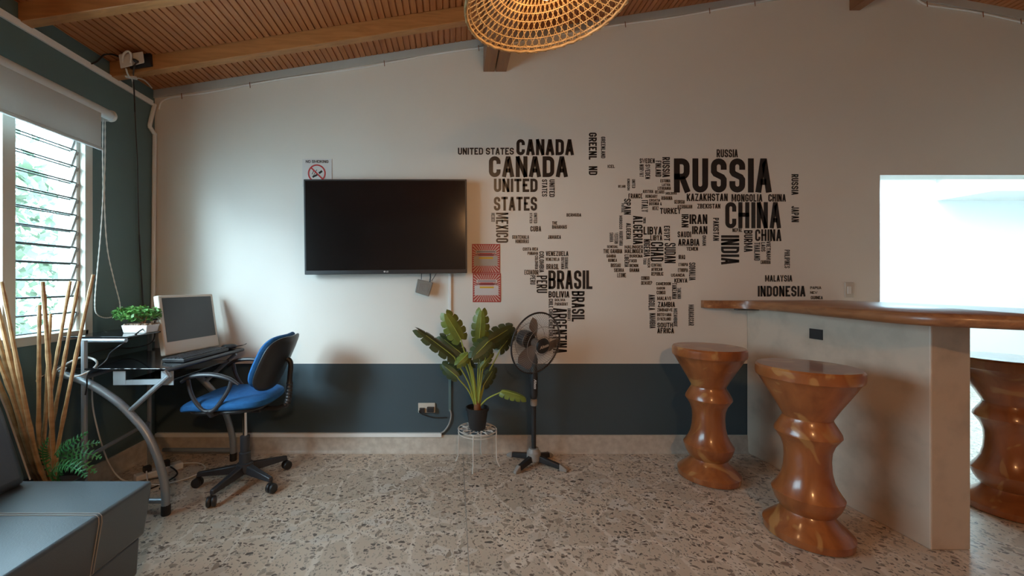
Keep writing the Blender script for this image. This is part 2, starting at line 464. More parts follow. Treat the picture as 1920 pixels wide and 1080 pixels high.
# kitchen beyond the opening, lit by an added skylight out of view
KXR = 7.2
struct(MB().box(2.2, KXR, 4.6, 4.75, -0.05, 2.6).build('wall_kitchen_back', M_white, smooth=False))
struct(MB().box(2.2, 2.35, D + WT, 4.6, -0.05, 2.6).build('wall_kitchen_left', M_white, smooth=False))
struct(MB().box(KXR, KXR + .15, D + WT, 4.75, -0.05, 2.6).build('wall_kitchen_right', M_white, smooth=False))
struct(MB().box(XR + .15, KXR, D, D + WT, -0.05, 2.6).build('wall_kitchen_front', M_white, smooth=False))
b = MB(); sx0, sx1, sy0, sy1 = ADDED_SKYLIGHT
b.box(2.2, sx0, D + WT, 4.75, 2.45, 2.6); b.box(sx1, KXR, D + WT, 4.75, 2.45, 2.6); b.box(sx0, sx1, D + WT, sy0, 2.45, 2.6); b.box(sx0, sx1, sy1, 4.75, 2.45, 2.6)
struct(b.build('ceiling_kitchen', M_white, smooth=False))
struct(MB().box(5.55, KXR, 4.1, 4.6, 2.20, 2.45).build('trim_kitchen_soffit', M_white, smooth=False))
r = sempty('window_added_skylight', ((sx0 + sx1) / 2, (sy0 + sy1) / 2, 2.45))  # added opening, never in view, lets sky light onto the white kitchen walls
MB().box(sx0, sx1, sy0, sy1, 2.54, 2.546).build('pane', M_pane, r, smooth=False)

# ceiling: boards with real grooves, running away from the camera
def boards(x0, x1):
    b = MB(); pitch, gw, gd = 0.041, 0.008, 0.011
    xs = []; x = x0
    while x < x1 - 1e-6:
        xe = min(x + pitch, x1)
        xs += [(x, 0), (max(x, xe - gw), 0), (max(x, xe - gw), gd), (xe, gd)]
        x = xe
    pts = [(x, zc(x) + dz) for x, dz in xs]
    n = len(pts)
    vs = [(x, YB, z) for x, z in pts] + [(x, D + 0.02, z) for x, z in pts]
    b.add(vs, [(i, i + 1, n + i + 1, n + i) for i in range(n - 1)])
    b.add([(x0, YB, zc(x0) + .06), (x1, YB, zc(x1) + .06), (x1, D + .02, zc(x1) + .06), (x0, D + .02, zc(x0) + .06)], [(0, 1, 2, 3)])
    return b
cb = boards(LX - 0.15, RX)
b2 = boards(RX, XR + 0.15); cb.add(b2.v, b2.f)
struct(cb.build('ceiling', M_ceil, smooth=False))
# rafters up the slope
for i, y in enumerate((2.568, 2.028, 1.488, 0.948, 0.408, -0.672, -1.752, -2.832)):
    b = MB(); t, dp = 0.058, 0.098
    for xa, xb in ((LX, RX), (RX, XR)):
        b.hexa([(xa, y, zc(xa) - dp), (xb, y, zc(xb) - dp), (xb, y + t, zc(xb) - dp), (xa, y + t, zc(xa) - dp),
                (xa, y, zc(xa) + .002), (xb, y, zc(xb) + .002), (xb, y + t, zc(xb) + .002), (xa, y + t, zc(xa) + .002)])
    o = b.build('trim_rafter', M_beam, smooth=False, bevel=0.004)
    struct(o)
    if i < 2:
        pass
b = MB()
b.box(0.218, 0.300, YB, D, 2.812, zc(0.218) + .005); b.box(0.308, 0.388, YB, D, 2.812, zc(0.308) + .005)
struct(b.build('trim_purlin', M_purlin, smooth=False, bevel=0.003))
b = MB(); b.box(2.922, 3.000, YB, D, 3.265, RZ - 0.003)
struct(b.build('trim_ridge', M_purlin, smooth=False, bevel=0.003))
# plaster strip under the boards on the back wall
b = MB()
for xa, xb in ((LX, RX), (RX, XR)):
    b.hexa([(xa, D - .012, zc(xa) - .058), (xb, D - .012, zc(xb) - .058), (xb, D, zc(xb) - .058), (xa, D, zc(xa) - .058),
            (xa, D - .012, zc(xa)), (xb, D - .012, zc(xb)), (xb, D, zc(xb)), (xa, D, zc(xa))])
struct(b.build('trim_2', mat('grey_white_paint', (0.52, 0.51, 0.47), 0.5), smooth=False))

# skirting with a small cove
def skirting(name, pts, flip=1):
    b = MB()
    prof = [(0.0, 0.0), (0.030, 0.0), (0.020, 0.008), (0.014, 0.022), (0.012, 0.10), (0.010, 0.128), (0.0, 0.130)]
    (x0, y0), (x1, y1) = pts
    d = V((x1 - x0, y1 - y0, 0)).normalized(); n = V((d.y, -d.x, 0)) * flip
    a = [V((x0, y0, 0)) + n * p + V((0, 0, z)) for p, z in prof]
    b.prism(a, V((x1 - x0, y1 - y0, 0)))
    return struct(b.build(name, M_skirt, smooth=True, angle=30))
skirting('baseboard_back', ((LX, D), (2.17, D)))
skirting('baseboard_left', ((LX, YB), (LX, D)), 1)

# ------------------------------------------------------------------ window_1: cream frame, louvres, fixed panes
def window(name, w, splits, louvre):
    y0, y1, z0, z1 = w
    xo, xi = LX - 0.152, LX + 0.012
    root = sempty(name, (LX, (y0 + y1) / 2, z0))
    fr = MB()
    t = 0.05
    fr.box(xo, xi, y0, y1, z0 - 0.03, z0 + 0.018)
    fr.box(xo, xi, y0, y1, z1 - 0.05, z1 + 0.02)
    fr.box(xo, xi, y1 - 0.022, y1 + 0.028, z0 - 0.03, z1 + 0.02)
    fr.box(xo, xi, y0 - 0.028, y0 + 0.022, z0 - 0.03, z1 + 0.02)
    fr.build('frame', M_cream, root, smooth=False, bevel=0.003)
    for a, c in splits:
        MB().box(xo + .005, xi - .006, a, c, z0 + .018, z1 - .05).build('mullion', M_cream, root, smooth=False, bevel=0.003)
    edges = [y0 + 0.022] + [q for s_ in splits for q in s_] + [y1 - 0.022]
    for k in range(0, len(edges), 2):
        a, c = edges[k], edges[k + 1]
        if louvre and k == len(edges) - 2:
            n = 12; pitch = 0.0955
            ch = MB()
            for yy in (a, c):
                s_ = 1 if yy == a else -1
                ch.box(LX - .055, LX - .025, min(yy, yy + s_ * .018), max(yy, yy + s_ * .018), z0 + .018, z1 - .05)
            ch.build('louvre_channel', M_wplast, root, smooth=False, bevel=0.002)
            for i in range(n):
                zz = z0 + 0.075 + i * pitch
                if zz > z1 - 0.08: break
                tilt = R(70)
                u = V((math.cos(tilt), 0, math.sin(tilt)))        # inner edge up
                wv = V((-math.sin(tilt), 0, math.cos(tilt)))
                cc = V((LX - .04, (a + c) / 2, zz))
                bl = MB(); hy = (c - a) / 2 - .024
                bl.obox(cc, u, (0, 1, 0), wv, 0.050, hy, 0.0025)
                for sd in (-1, 1):
                    bl.obox(cc + u * 0.0525 * sd, u, (0, 1, 0), wv, 0.0035, hy, 0.005, 1)
                lo = bl.build('louvre_blade', [M_lpane, mat('louvre_edge', (0.05, 0.06, 0.055), 0.5) if i == 0 else bpy.data.materials['louvre_edge']], root, smooth=False)
                cl = MB()
                for s_ in (1,):
                    cl.obox(cc + V((0, s_ * (hy + .006), 0)), u, (0, 1, 0), wv, 0.05, 0.010, 0.006)
                cl.build('blade_clip', M_grey, lo, smooth=False)
        else:
            MB().box(LX - .042, LX - .037, a, c, z0 + .018, z1 - .05).build('pane', M_pane, root, smooth=False)
    return root
window('window_1', WIN, [(1.10, 1.16), (1.955, 2.015)], True)
# garden beyond the window
g = MB().box(-14, LX - 0.152, -8, 9, -0.5, -0.42).build('floor_garden', M_lawn, smooth=False); struct(g)
def tree(loc, rad, hgt, n, label):
    t = thing('garden_tree', loc, label, 'tree', 'trees in the garden outside the window')
    x, y, z = loc
    MB().tube([(x, y, z), (x + .05, y, z + hgt * .4), (x, y + .05, z + hgt * .75)], [.09, .07, .04], 8).build('trunk', M_bark, t)
    b = MB()
    for i in range(n):
        a = random.uniform(0, 6.283); q = random.random() ** .5; zz = random.uniform(-1, 1)
        c = V((x + math.cos(a) * q * rad * math.sqrt(1 - zz * zz * .8), y + math.sin(a) * q * rad * math.sqrt(1 - zz * zz * .8), z + hgt * .72 + zz * hgt * .45))
        u = V((random.gauss(0, 1), random.gauss(0, 1), random.gauss(0, 1))).normalized(); w = basis(u)[0]
        s_ = random.uniform(.07, .15)
        b.add([c - u * s_, c + w * s_ * .45, c + u * s_, c - w * s_ * .45], [(0, 1, 2, 3)])
    b.build('foliage', M_tree, t, smooth=False, recalc=False)
tree((-6.3, 5.3, -.42), 0.95, 3.0, 1500, 'pale green leafy tree seen through the louvred glass')
tree((-8.6, 6.6, -.42), 1.5, 4.4, 1600, 'taller tree standing farther off behind the louvred window')

# ------------------------------------------------------------------ roller blind
t = thing('roller_blind', (-2.13, 1.2, 2.05), 'grey roller blind half lowered over the louvred window', 'blind')
xb, yb1, zb = -2.125, 2.47, 2.285
MB().lathe((xb, 0.15, zb), [(0.030, 0), (0.030, yb1 - 0.15)], 24, (0, 1, 0)).build('tube', M_tube, t)
MB().box(xb + 0.018, xb + 0.022, 0.2, 2.385, 2.055, zb).build('fabric', M_blind, t, smooth=False)
MB().box(xb + 0.012, xb + 0.028, 0.2, 2.39, 2.043, 2.060).build('bottom_bar', M_blind, t, smooth=False, bevel=.003)
MB().lathe((xb, yb1, zb), [(0.034, 0), (0.036, 0.012), (0.030, 0.022)], 24, (0, 1, 0)).box(LX, xb, yb1 + .004, yb1 + .016, zb - .03, zb + .03).build('end_bracket', M_wplast, t)
cp = [PX(x, y, -2.16) for x, y in ((193, 222), (192.5, 291), (193, 367), (188, 447), (182, 513), (178, 567), (182, 589), (200, 596), (220, 589), (225, 571), (213, 522), (201, 464), (196, 380), (197, 291), (197, 222))]
cp = smoothpts(cp, 10)
rr = [0.0042 if i % 2 else 0.0024 for i in range(len(cp))]
MB().tube(cp, rr, 6).build('pull_chain', M_wplast, t)

# ------------------------------------------------------------------ lettering helper (bold condensed capitals made of strokes)
def arc(cx, cy, rx, ry, a0, a1, n=5):
    return [(cx + rx * math.cos(R(a0 + (a1 - a0) * i / n)), cy + ry * math.sin(R(a0 + (a1 - a0) * i / n))) for i in range(n + 1)]
def glyph(ch, w, h):
    """strokes of one capital in a w x h box: list of (points, closed)"""
    r = min(w * .5, h * .22); m = h * .52
    up = lambda y0, y1: arc(w - r, y1 - r, r, r, 90, 0) + arc(w - r, y0 + r, r, r, 0, -90)   # right bowl from top to bottom
    G = {
        'A': [([(0, 0), (w * .43, h), (w * .57, h), (w, 0)], 0), ([(w * .2, h * .27), (w * .8, h * .27)], 0)],
        'B': [([(0, 0), (0, h)] + up(m, h) + [(0, m)], 0), ([(0, m)] + arc(w - r, m - r, r, r, 90, 0) + arc(w - r, r, r, r, 0, -90) + [(0, 0)], 0)],
        'C': [([(w, h * .66)] + arc(w - r, h - r, r, r, 0, 90) + arc(r, h - r, r, r, 90, 180) + arc(r, r, r, r, 180, 270) + arc(w - r, r, r, r, 270, 360) + [(w, h * .34)], 0)],
        'D': [([(0, 0), (0, h)] + up(0, h), 1)],
        'E': [([(w, h), (0, h), (0, 0), (w, 0)], 0), ([(0, m), (w * .85, m)], 0)],
        'F': [([(w, h), (0, h), (0, 0)], 0), ([(0, m), (w * .85, m)], 0)],
        'G': [([(w, h * .68)] + arc(w - r, h - r, r, r, 0, 90) + arc(r, h - r, r, r, 90, 180) + arc(r, r, r, r, 180, 270) + arc(w - r, r, r, r, 270, 360) + [(w, h * .46), (w * .5, h * .46)], 0)],
        'H': [([(0, 0), (0, h)], 0), ([(w, 0), (w, h)], 0), ([(0, m), (w, m)], 0)],
        'I': [([(w / 2, 0), (w / 2, h)], 0)],
        'J': [([(w, h), (w, r)] + arc(w - r, r, r, r, 0, -90) + arc(r, r, r, r, 270, 180) + [(0, h * .3)], 0)],
        'K': [([(0, 0), (0, h)], 0), ([(w, h), (0, h * .40)], 0), ([(w * .35, h * .58), (w, 0)], 0)],
        'L': [([(0, h), (0, 0), (w, 0)], 0)],
        'M': [([(0, 0), (0, h)], 0), ([(w, 0), (w, h)], 0), ([(w * .06, h), (w / 2, h * .1), (w * .94, h)], 0)],
        'N': [([(0, 0), (0, h)], 0), ([(w, 0), (w, h)], 0), ([(w * .05, h), (w * .95, 0)], 0)],
        'O': [(arc(w - r, h - r, r, r, 0, 90) + arc(r, h - r, r, r, 90, 180) + arc(r, r, r, r, 180, 270) + arc(w - r, r, r, r, 270, 360), 1)],
        'P': [([(0, 0), (0, h)] + up(h * .44, h) + [(0, h * .44)], 0)],
        'Q': [(arc(w - r, h - r, r, r, 0, 90) + arc(r, h - r, r, r, 90, 180) + arc(r, r, r, r, 180, 270) + arc(w - r, r, r, r, 270, 360), 1), ([(w * .5, h * .25), (w, -h * .04)], 0)],
        'R': [([(0, 0), (0, h)] + up(h * .46, h) + [(0, h * .46)], 0), ([(w * .5, h * .46), (w, 0)], 0)],
        'S': [([(w, h * .70)] + arc(w - r, h - r, r, r, 0, 90) + arc(r, h - r, r, r, 90, 180) + [(0, h * .64), (w * .15, h * .56), (w * .85, h * .44), (w, h * .36)] + arc(w - r, r, r, r, 0, -90) + arc(r, r, r, r, 270, 180) + [(0, h * .30)], 0)],
        'T': [([(0, h), (w, h)], 0), ([(w / 2, h), (w / 2, 0)], 0)],
        'U': [([(0, h)] + arc(r, r, r, r, 180, 270) + arc(w - r, r, r, r, 270, 360) + [(w, h)], 0)],
        'V': [([(0, h), (w * .43, 0), (w * .57, 0), (w, h)], 0)],
        'W': [([(0, h), (w * .25, 0), (w * .5, h * .8), (w * .75, 0), (w, h)], 0)],
        'X': [([(0, 0), (w, h)], 0), ([(0, h), (w, 0)], 0)],
        'Y': [([(0, h), (w / 2, h * .42), (w, h)], 0), ([(w / 2, h * .42), (w / 2, 0)], 0)],
        'Z': [([(0, h), (w, h), (0, 0), (w, 0)], 0)],
        '&': [([(w, 0), (w * .2, h * .75), (w * .4, h), (w * .65, h * .8), (0, h * .25), (w * .3, 0), (w * .7, h * .05), (w, h * .4)], 0)],
        '.': [([(w / 2, 0), (w / 2, h * .04)], 0)], '-': [([(0, m), (w, m)], 0)],
    }
    return G.get(ch, [])
def stroke(pts, t, closed):
    """outline quads of a polyline of thickness t"""
    q = [pts[0]]
    for p in pts[1:]:
        if math.hypot(p[0] - q[-1][0], p[1] - q[-1][1]) > 1e-6: q.append(p)
    if closed and math.hypot(q[0][0] - q[-1][0], q[0][1] - q[-1][1]) < 1e-6: q.pop()
    n = len(q); L_, R_ = [], []
    for i in range(n):
        a = q[i - 1] if (i or closed) else None
        c = q[(i + 1) % n] if (i < n - 1 or closed) else None
        p = V((*q[i], 0))
        d1 = (p - V((*a, 0))).normalized() if a else None
        d2 = (V((*c, 0)) - p).normalized() if c else None
        d1 = d1 or d2; d2 = d2 or d1
        n1, n2 = V((-d1.y, d1.x, 0)), V((-d2.y, d2.x, 0))
        mi = n1 + n2
        mi = mi.normalized() if mi.length > 1e-3 else n1
        k = t / 2 / max(0.68, mi.dot(n1))
        L_.append(p + mi * k); R_.append(p - mi * k)
    vs = L_ + R_
    fs = [(i, (i + 1) % n, n + (i + 1) % n, n + i) for i in range(n if closed else n - 1)]
    return vs, fs
def word_mesh(mb, text, o, u, v, L, Hh, mi=0, bold=.195):
    """text in the rectangle from corner o, L along unit u, Hh along unit v"""
    wt = {'I': .42, 'M': 1.3, 'W': 1.35, ' ': .45, '.': .4, 'L': .88, 'F': .9, 'E': .92, 'J': .9}
    tot = sum(wt.get(c, 1.0) for c in text)
    unit = L / tot
    t = min(bold * Hh, .32 * unit)
    gap = min(.13 * unit, .07 * Hh) + .02 * unit
    x = 0.0
    for c in text:
        cw = wt.get(c, 1.0) * unit
        w = max(cw - gap - t, 0.0001)
        for pts, cl in glyph(c, w, Hh - t):
            if not cl:                   # square caps at the letter's outline
                pts = list(pts)
                for e, nb in ((0, 1), (-1, -2)):
                    p, q = pts[e], pts[nb]
                    dx, dy = p[0] - q[0], p[1] - q[1]
                    ln = math.hypot(dx, dy) or 1
                    vert = abs(dy) > abs(dx)
                    if (vert and (p[1] < 1e-6 or p[1] > Hh - t - 1e-6)) or (not vert and (p[0] < 1e-6 or p[0] > w - 1e-6)):
                        pts[e] = (p[0] + dx / ln * t / 2, p[1] + dy / ln * t / 2)
            vs, fs = stroke(pts, t, cl)
            mb.add([o + u * (x + gap / 2 + t / 2 + p.x) + v * (t / 2 + p.y) for p in vs], fs, mi)
        x += cw

# ------------------------------------------------------------------ word map decal
WORDS = """UNITED STATES|858,277,964,290
CANADA|967,261,1077,291
CANADA|915,293,1066,332
UNITED|925,335,1009,360
STATES|925,369,1008,395
STATES|1016,336,1026,369|v
UNITED|1030,336,1040,370|v
MEXICO|930,398,953,456|v
MEXICO|921,399,928,416|v
STATES|993,399,998,419|v
UNITED|1001,399,1007,419|v
CUBA|994,424,1015,434
THE|1035,415,1045,421
BAHAMAS|1035,422,1063,429
BERMUDA|1062,400,1090,406
GUATEMALA|960,441,992,448
JAMAICA|1027,441,1052,448
GREENL|1104,248,1119,300|v
ND|1104,311,1120,329|v
GREENLAND|1127,256,1135,297|v
ICEL|1139,309,1153,315
HONDURAS|966,449,992,456
COSTA RICA|980,464,1009,470
PANAMA|989,472,1009,478
COLOMBIA|1003,479,1009,505|v
COLOMBIA|1011,471,1020,511|v
VENEZUELA|1023,471,1066,480
VENEZUELA|1023,483,1049,489
GUYANA|1052,482,1058,505|v
SURINAME|1059,482,1065,505|v
BRASIL|1024,495,1048,505
BRASIL|1027,507,1112,542
ECUADOR|983,506,1010,515
PERU|994,516,1004,534|v
PERU|1006,516,1026,550|v
BOLIVIA|1028,546,1068,558
BRASIL|1072,545,1096,604|v
BOLIVIA|1040,560,1060,565
PARAGUAY|1040,567,1065,573
CHILE CHILE CHILE CHILE|1029,560,1037,636|v
ARGENTINA|1037,577,1063,663|v
URUGUAY|1064,578,1070,602|v
SWEDEN|1199,297,1228,306
NORWAY|1199,308,1207,332|v
SWEDEN|1210,308,1219,336|v
FINLAND|1229,301,1240,332|v
RUSSIA|1242,294,1256,333|v
ESTONIA|1238,336,1257,342
LATVIA|1241,344,1257,349
LITHUANIA|1233,350,1258,356
IRELAND|1159,347,1173,352
KINGDOM|1176,335,1181,357|v
UNITED|1185,336,1191,353|v
AUSTRIA|1205,356,1225,362
BELARUS|1228,357,1246,363
MOLDOVA|1248,360,1269,365
FRANCE|1178,363,1205,372
HUNGARY|1210,365,1233,371
ROMANIA|1240,368,1261,375
CROATIA|1217,373,1238,378
BOSNIA &|1217,379,1241,385
HERZ|1223,387,1235,394
ITALY|1203,375,1215,398|v
SPAIN|1170,372,1183,403|v
PORTUGAL|1165,381,1170,399|v
GEORGIA|1264,375,1284,382
AZERBAIJAN|1270,384,1298,391
TURKEY|1237,390,1277,401
ALGERIA|1187,404,1205,459|v
TUNISIA|1206,407,1211,419|v
ALGERIA|1174,418,1183,449|v
MOROCCO|1161,404,1167,430|v
MAURITANIA|1161,433,1168,461|v
WESTERN|1152,436,1159,457|v
SAHARA|1143,436,1150,454|v
LIBYA|1206,425,1242,440
LIBYA|1219,441,1242,451
EGYPT|1245,423,1256,452|v
IRAN|1278,401,1291,427|v
RUSSIA|1343,280,1384,295
RUSSIA|1261,297,1449,361
KAZAKHSTAN|1287,363,1365,377
MONGOLIA|1371,364,1430,378
CHINA|1440,364,1474,378
ZBEKISTAN|1307,382,1351,391
CHINA|1358,379,1466,428
IRAN|1292,402,1327,420
IRAN|1297,424,1327,439
OMAN|1317,441,1324,461|v
PAKISTAN|1337,408,1348,452|v
SAUDI|1270,434,1296,445
ARABIA|1271,448,1312,461
YEMEN|1287,463,1309,470
RUSSIA|1484,326,1497,366|v
JAPAN|1484,386,1498,417|v
NEPAL|1373,428,1392,435
BURMA|1395,431,1411,473|v
CHINA|1415,430,1466,452
INDIA|1352,440,1386,497|v
THAILAND|1414,454,1425,489|v
LAOS|1427,454,1435,472|v
VIETNAM|1437,452,1445,487|v
CAMBODIA|1426,488,1445,495
PHILIPINES|1471,468,1481,503|v
MALAYSIA|1434,516,1486,528
INDONESIA|1420,536,1511,556
PAPUA|1519,537,1540,542
NEW|1519,546,1533,551
GUINEA|1520,555,1543,561
SENEGAL|1138,460,1159,465
THE GAMBIA|1131,467,1167,475
GAMBIA|1137,477,1155,483
GUINEA|1140,485,1157,491
BISSAU|1145,494,1164,501
SIERRA|1151,503,1170,510
LEONE|1157,512,1174,520
MALINIGER|1171,460,1206,466
MALINIGER|1171,467,1206,475
LIBERIA|1171,477,1179,501|v
BURKINA|1180,477,1205,483
FASO|1180,486,1194,492
BENIN|1180,495,1197,501
GHANA|1180,503,1199,510
NIGERIA|1207,448,1219,482|v
TOGO|1206,484,1212,496|v
NIGER|1214,484,1219,502|v
CHAD|1220,453,1244,491|v
SUDAN|1246,455,1267,494|v
CENTRAL|1221,494,1241,500
AFRICAN|1221,502,1242,508
REPUBLIC|1221,510,1244,517
IRAQ|1272,478,1285,486
ETHIOPIA|1272,493,1290,499
ETHIOPIA|1271,503,1290,510
SOMALIA|1292,492,1304,526|v
UGANDA|1258,513,1284,519
KENYA|1264,522,1289,530
CONGO|1202,518,1218,525
DEM.REP|1202,527,1223,534
CAMEROON|1230,529,1258,535
GABON|1231,538,1247,543
CONGO|1231,545,1248,552
MALAWI|1232,556,1258,563
ZAMBIA|1233,566,1266,576
ZIMBABWE|1232,578,1261,584
BOTSWANA|1232,587,1259,593
SWAZILAND|1232,595,1258,601
SOUTH|1232,605,1262,614
AFRICA|1232,615,1264,625
MOZAMBIQUE|1263,578,1270,613|v
TANZANIA|1260,530,1269,561|v
TANZANIA|1270,539,1277,561|v
ANGOLA|1216,552,1228,582|v
NAMIBIA|1218,587,1229,616|v
MADAGASCAR|1291,571,1301,611|v"""
tm = thing('word_map_decal', W(1200, 663), 'black vinyl world map on the white wall made of country names', 'wall decal')
words = []
for ln in WORDS.split('\n'):
    q = ln.split('|'); x0, y0, x1, y1 = (float(c) for c in q[1].split(','))
    words.append((q[0], x0, y0, x1, y1, len(q) > 2))
words.sort(key=lambda w: -(w[3] - w[1]) * (w[4] - w[2]))
rest = MB()
for i, (tx, x0, y0, x1, y1, vert) in enumerate(words):
    mb = MB() if i < 99 else rest
    s_ = (D - .0012) / F
    if vert:
        word_mesh(mb, tx, W(x0, y0, .0012), V((0, 0, -1)), V((1, 0, 0)), (y1 - y0) * s_, (x1 - x0) * s_)
    else:
        word_mesh(mb, tx, W(x0, y1, .0012), V((1, 0, 0)), V((0, 0, 1)), (x1 - x0) * s_, (y1 - y0) * s_)
    if i < 99:
        o = mb.build('country_name', M_decal, tm, smooth=False, recalc=False)
        plab(o, 'black vinyl word %s%s' % (tx.replace('CHILE CHILE CHILE CHILE', 'CHILE four times'), ' reading downwards' if vert else ''))
o = rest.build('small_country_name', M_decal, tm, smooth=False, recalc=False)
o['kind'] = 'stuff'; plab(o, 'smallest country names of the map')

# ------------------------------------------------------------------ television, modem, signs, conduits on the back wall
t = thing('television', P(722, 515, D - .06), 'black flat television hanging on the white wall, screen off', 'tv')
ya = D - 0.10
c = [P(569, 336, ya), P(875, 336, ya), P(876, 512, ya), P(571, 515, ya)]
def quad_in(c, l, tp, r_, bt):
    U = lambda a, b_, k: a + (b_ - a) * k
    w_ = (c[1] - c[0]).length; h_ = (c[3] - c[0]).length
    f = lambda x, y: U(U(c[0], c[1], x), U(c[3], c[2], x), y)
    return [f(l / w_, tp / h_), f(1 - r_ / w_, tp / h_), f(1 - r_ / w_, 1 - bt / h_), f(l / w_, 1 - bt / h_)]
MB().prism(c, (0, 0.045, 0)).build('casing', M_black, t, smooth=False, bevel=.003)
q = [p + V((0, -.0015, 0)) for p in quad_in(c, .012, .012, .012, .028)]
MB().prism(q, (0, .001, 0)).build('screen', M_screen, t, smooth=False)
b = MB(); lc = (c[2] + c[3]) / 2
b.lathe(lc + V((-.010, -.001, .016)), [(.006, 0), (.006, .0006)], 20, (0, -1, 0))
o = P(724, 511, ya - .002)
word_mesh(b, 'LG', lc + V((.0, -.0018, .0105)), V((1, 0, 0)), V((0, 0, 1)), .018, .011)
b.build('logo', M_paper, t, smooth=False)
b = MB(); mc = (c[0] + c[2]) / 2
b.box(mc.x - .2, mc.x + .2, ya + .045, D, mc.z - .12, mc.z + .12); b.build('wall_mount', M_black, t, smooth=False)

t = thing('digital_receiver', P(800, 556, D - .05), 'small grey ribbed receiver box dangling under the television', 'receiver')
c4 = [P(783, 523, D - .06), P(812, 530, D - .06), P(804, 556, D - .06), P(778, 548, D - .06)]
MB().prism(c4, (0, .028, 0)).build('casing', mat('receiver_grey', (0.20, 0.185, 0.165), .5), t, smooth=False, bevel=.005)
b = MB()
for k in range(7):
    a = c4[0] + (c4[1] - c4[0]) * (.22 + k * .095); e = c4[3] + (c4[2] - c4[3]) * (.22 + k * .095)
    b.tube([a + (e - a) * .25 + V((0, -.001, 0)), a + (e - a) * .78 + V((0, -.001, 0))], .002, 6)
b.build('vent_rib', mat('receiver_rib', (0.30, 0.28, 0.25), .5), t)
b = MB(); b.tube([P(806, 529, D - .045), P(807, 520, D - .045), P(806, 505, D - .05)], .005, 8); b.tube([P(790, 524, D - .045), P(791, 505, D - .05)], .0028, 6)
b.tube(smoothpts([P(809, 527, D - .045), P(815, 518, D - .03), P(822, 505, D - .04)], 5), .002, 6)
b.build('cable', M_black, t)

sg = thing('no_smoking_sign', W(595, 345), 'white NO SMOKING notice with red circle behind the television top', 'sign')
MB().prism([W(567, 298, .004), W(622, 298, .004), W(622, 350, .004), W(567, 350, .004)], (0, .004, 0)).build('board', M_paper, sg, smooth=False)
s_ = (D - .005) / F
b = MB(); word_mesh(b, 'NO SMOKING', W(573, 305.5, .005), V((1, 0, 0)), V((0, 0, 1)), 43 * s_, 5.2 * s_)
b.build('lettering', M_decal, sg, smooth=False, recalc=False)
b = MB(); cc = (594, 325)
vs, fs = stroke([(cc[0] + 15.5 * math.cos(R(a)), cc[1] + 15.5 * math.sin(R(a))) for a in range(0, 360, 10)], 2.6, True)
b.add([W(p.x, p.y, .0052) for p in vs], fs)
vs, fs = stroke([(583, 314), (605, 336)], 2.6, False); b.add([W(p.x, p.y, .0055) for p in vs], fs)
b.build('prohibition_ring', M_red, sg, smooth=False, recalc=False)
b = MB()
vs, fs = stroke([(598, 325), (604, 320.5)], 4, False); b.add([W(p.x, p.y, .005) for p in vs], fs)
vs, fs = stroke([(586, 332), (596, 327)], 3.6, False); b.add([W(p.x, p.y, .005) for p in vs], fs)
for a in ((585, 327, 589, 318), (588, 329, 594, 318)):
    vs, fs = stroke([(a[0], a[1]), (a[0] + 2, a[1] - 4), (a[2], a[3])], 1.1, False); b.add([W(p.x, p.y, .005) for p in vs], fs)
b.build('cigarette_symbol', M_decal, sg, smooth=False, recalc=False)

def poster(x0, y0, x1, y1, label, panel):
    t = thing('poster', W((x0 + x1) / 2, y1), label, 'poster', 'red posters beside the television')
    MB().prism([W(x0, y0, .003), W(x1, y0, .003), W(x1, y1, .003), W(x0, y1, .003)], (0, .003, 0)).build('sheet', M_pred, t, smooth=False)
    b = MB(); cx, cy = (x0 + x1) / 2, (y0 + y1) / 2; w, h = x1 - x0 - 3, y1 - y0 - 3
    def hit(a):
        dx, dy = math.cos(a), math.sin(a)
        k = min(w / 2 / max(abs(dx), 1e-6), h / 2 / max(abs(dy), 1e-6))
        return cx + dx * k, cy + dy * k
    n = 40
    for i in range(n):
        a = 2 * math.pi * i / n
        p, q = hit(a - .036), hit(a + .036)
        k = .5
        b.add([W(p[0], p[1], .0035), W(q[0], q[1], .0035), W(cx + (q[0] - cx) * k, cy + (q[1] - cy) * k, .0035), W(cx + (p[0] - cx) * k, cy + (p[1] - cy) * k, .0035)], [(0, 1, 2, 3)])
    b.build('sunburst_print', M_pray, t, smooth=False, recalc=False)
    def rect(name, a, c_, e, g, m, off):
        MB().add([W(a, c_, off), W(e, c_, off), W(e, g, off), W(a, g, off)], [(0, 1, 2, 3)]).build(name, m, t, smooth=False, recalc=False)
    rect('title_strip', x0 + 7, y0 + 12, x1 - 7, y0 + 17, panel, .0040)
    rect('text_panel', x0 + 3.5, y0 + 22.5, x1 - 4.5, y0 + 41, panel, .0042)
    rect('heading_bar', x0 + 13, y0 + 24.5, x1 - 13, y0 + 28, M_yel, .0046)
    b = MB()
    for yy, a, e in ((y0 + 14.5, x0 + 9, x1 - 9), (y0 + 20.3, x0 + 7, x1 - 7)):
        vs, fs = stroke([(a, yy), (e, yy)], 1.6, False); b.add([W(p.x, p.y, .0048) for p in vs], fs)
    b.build('print_line', mat('print_dark', (.16, .08, .10), .5), t, smooth=False, recalc=False)
poster(885, 457.5, 937.5, 512, 'red sunburst poster, upper of the two beside the television, with dull text panel', M_ppan2)
poster(886.5, 512.5, 939, 566.5, 'red sunburst poster, lower of the two, with white panel and yellow heading', M_ppan)

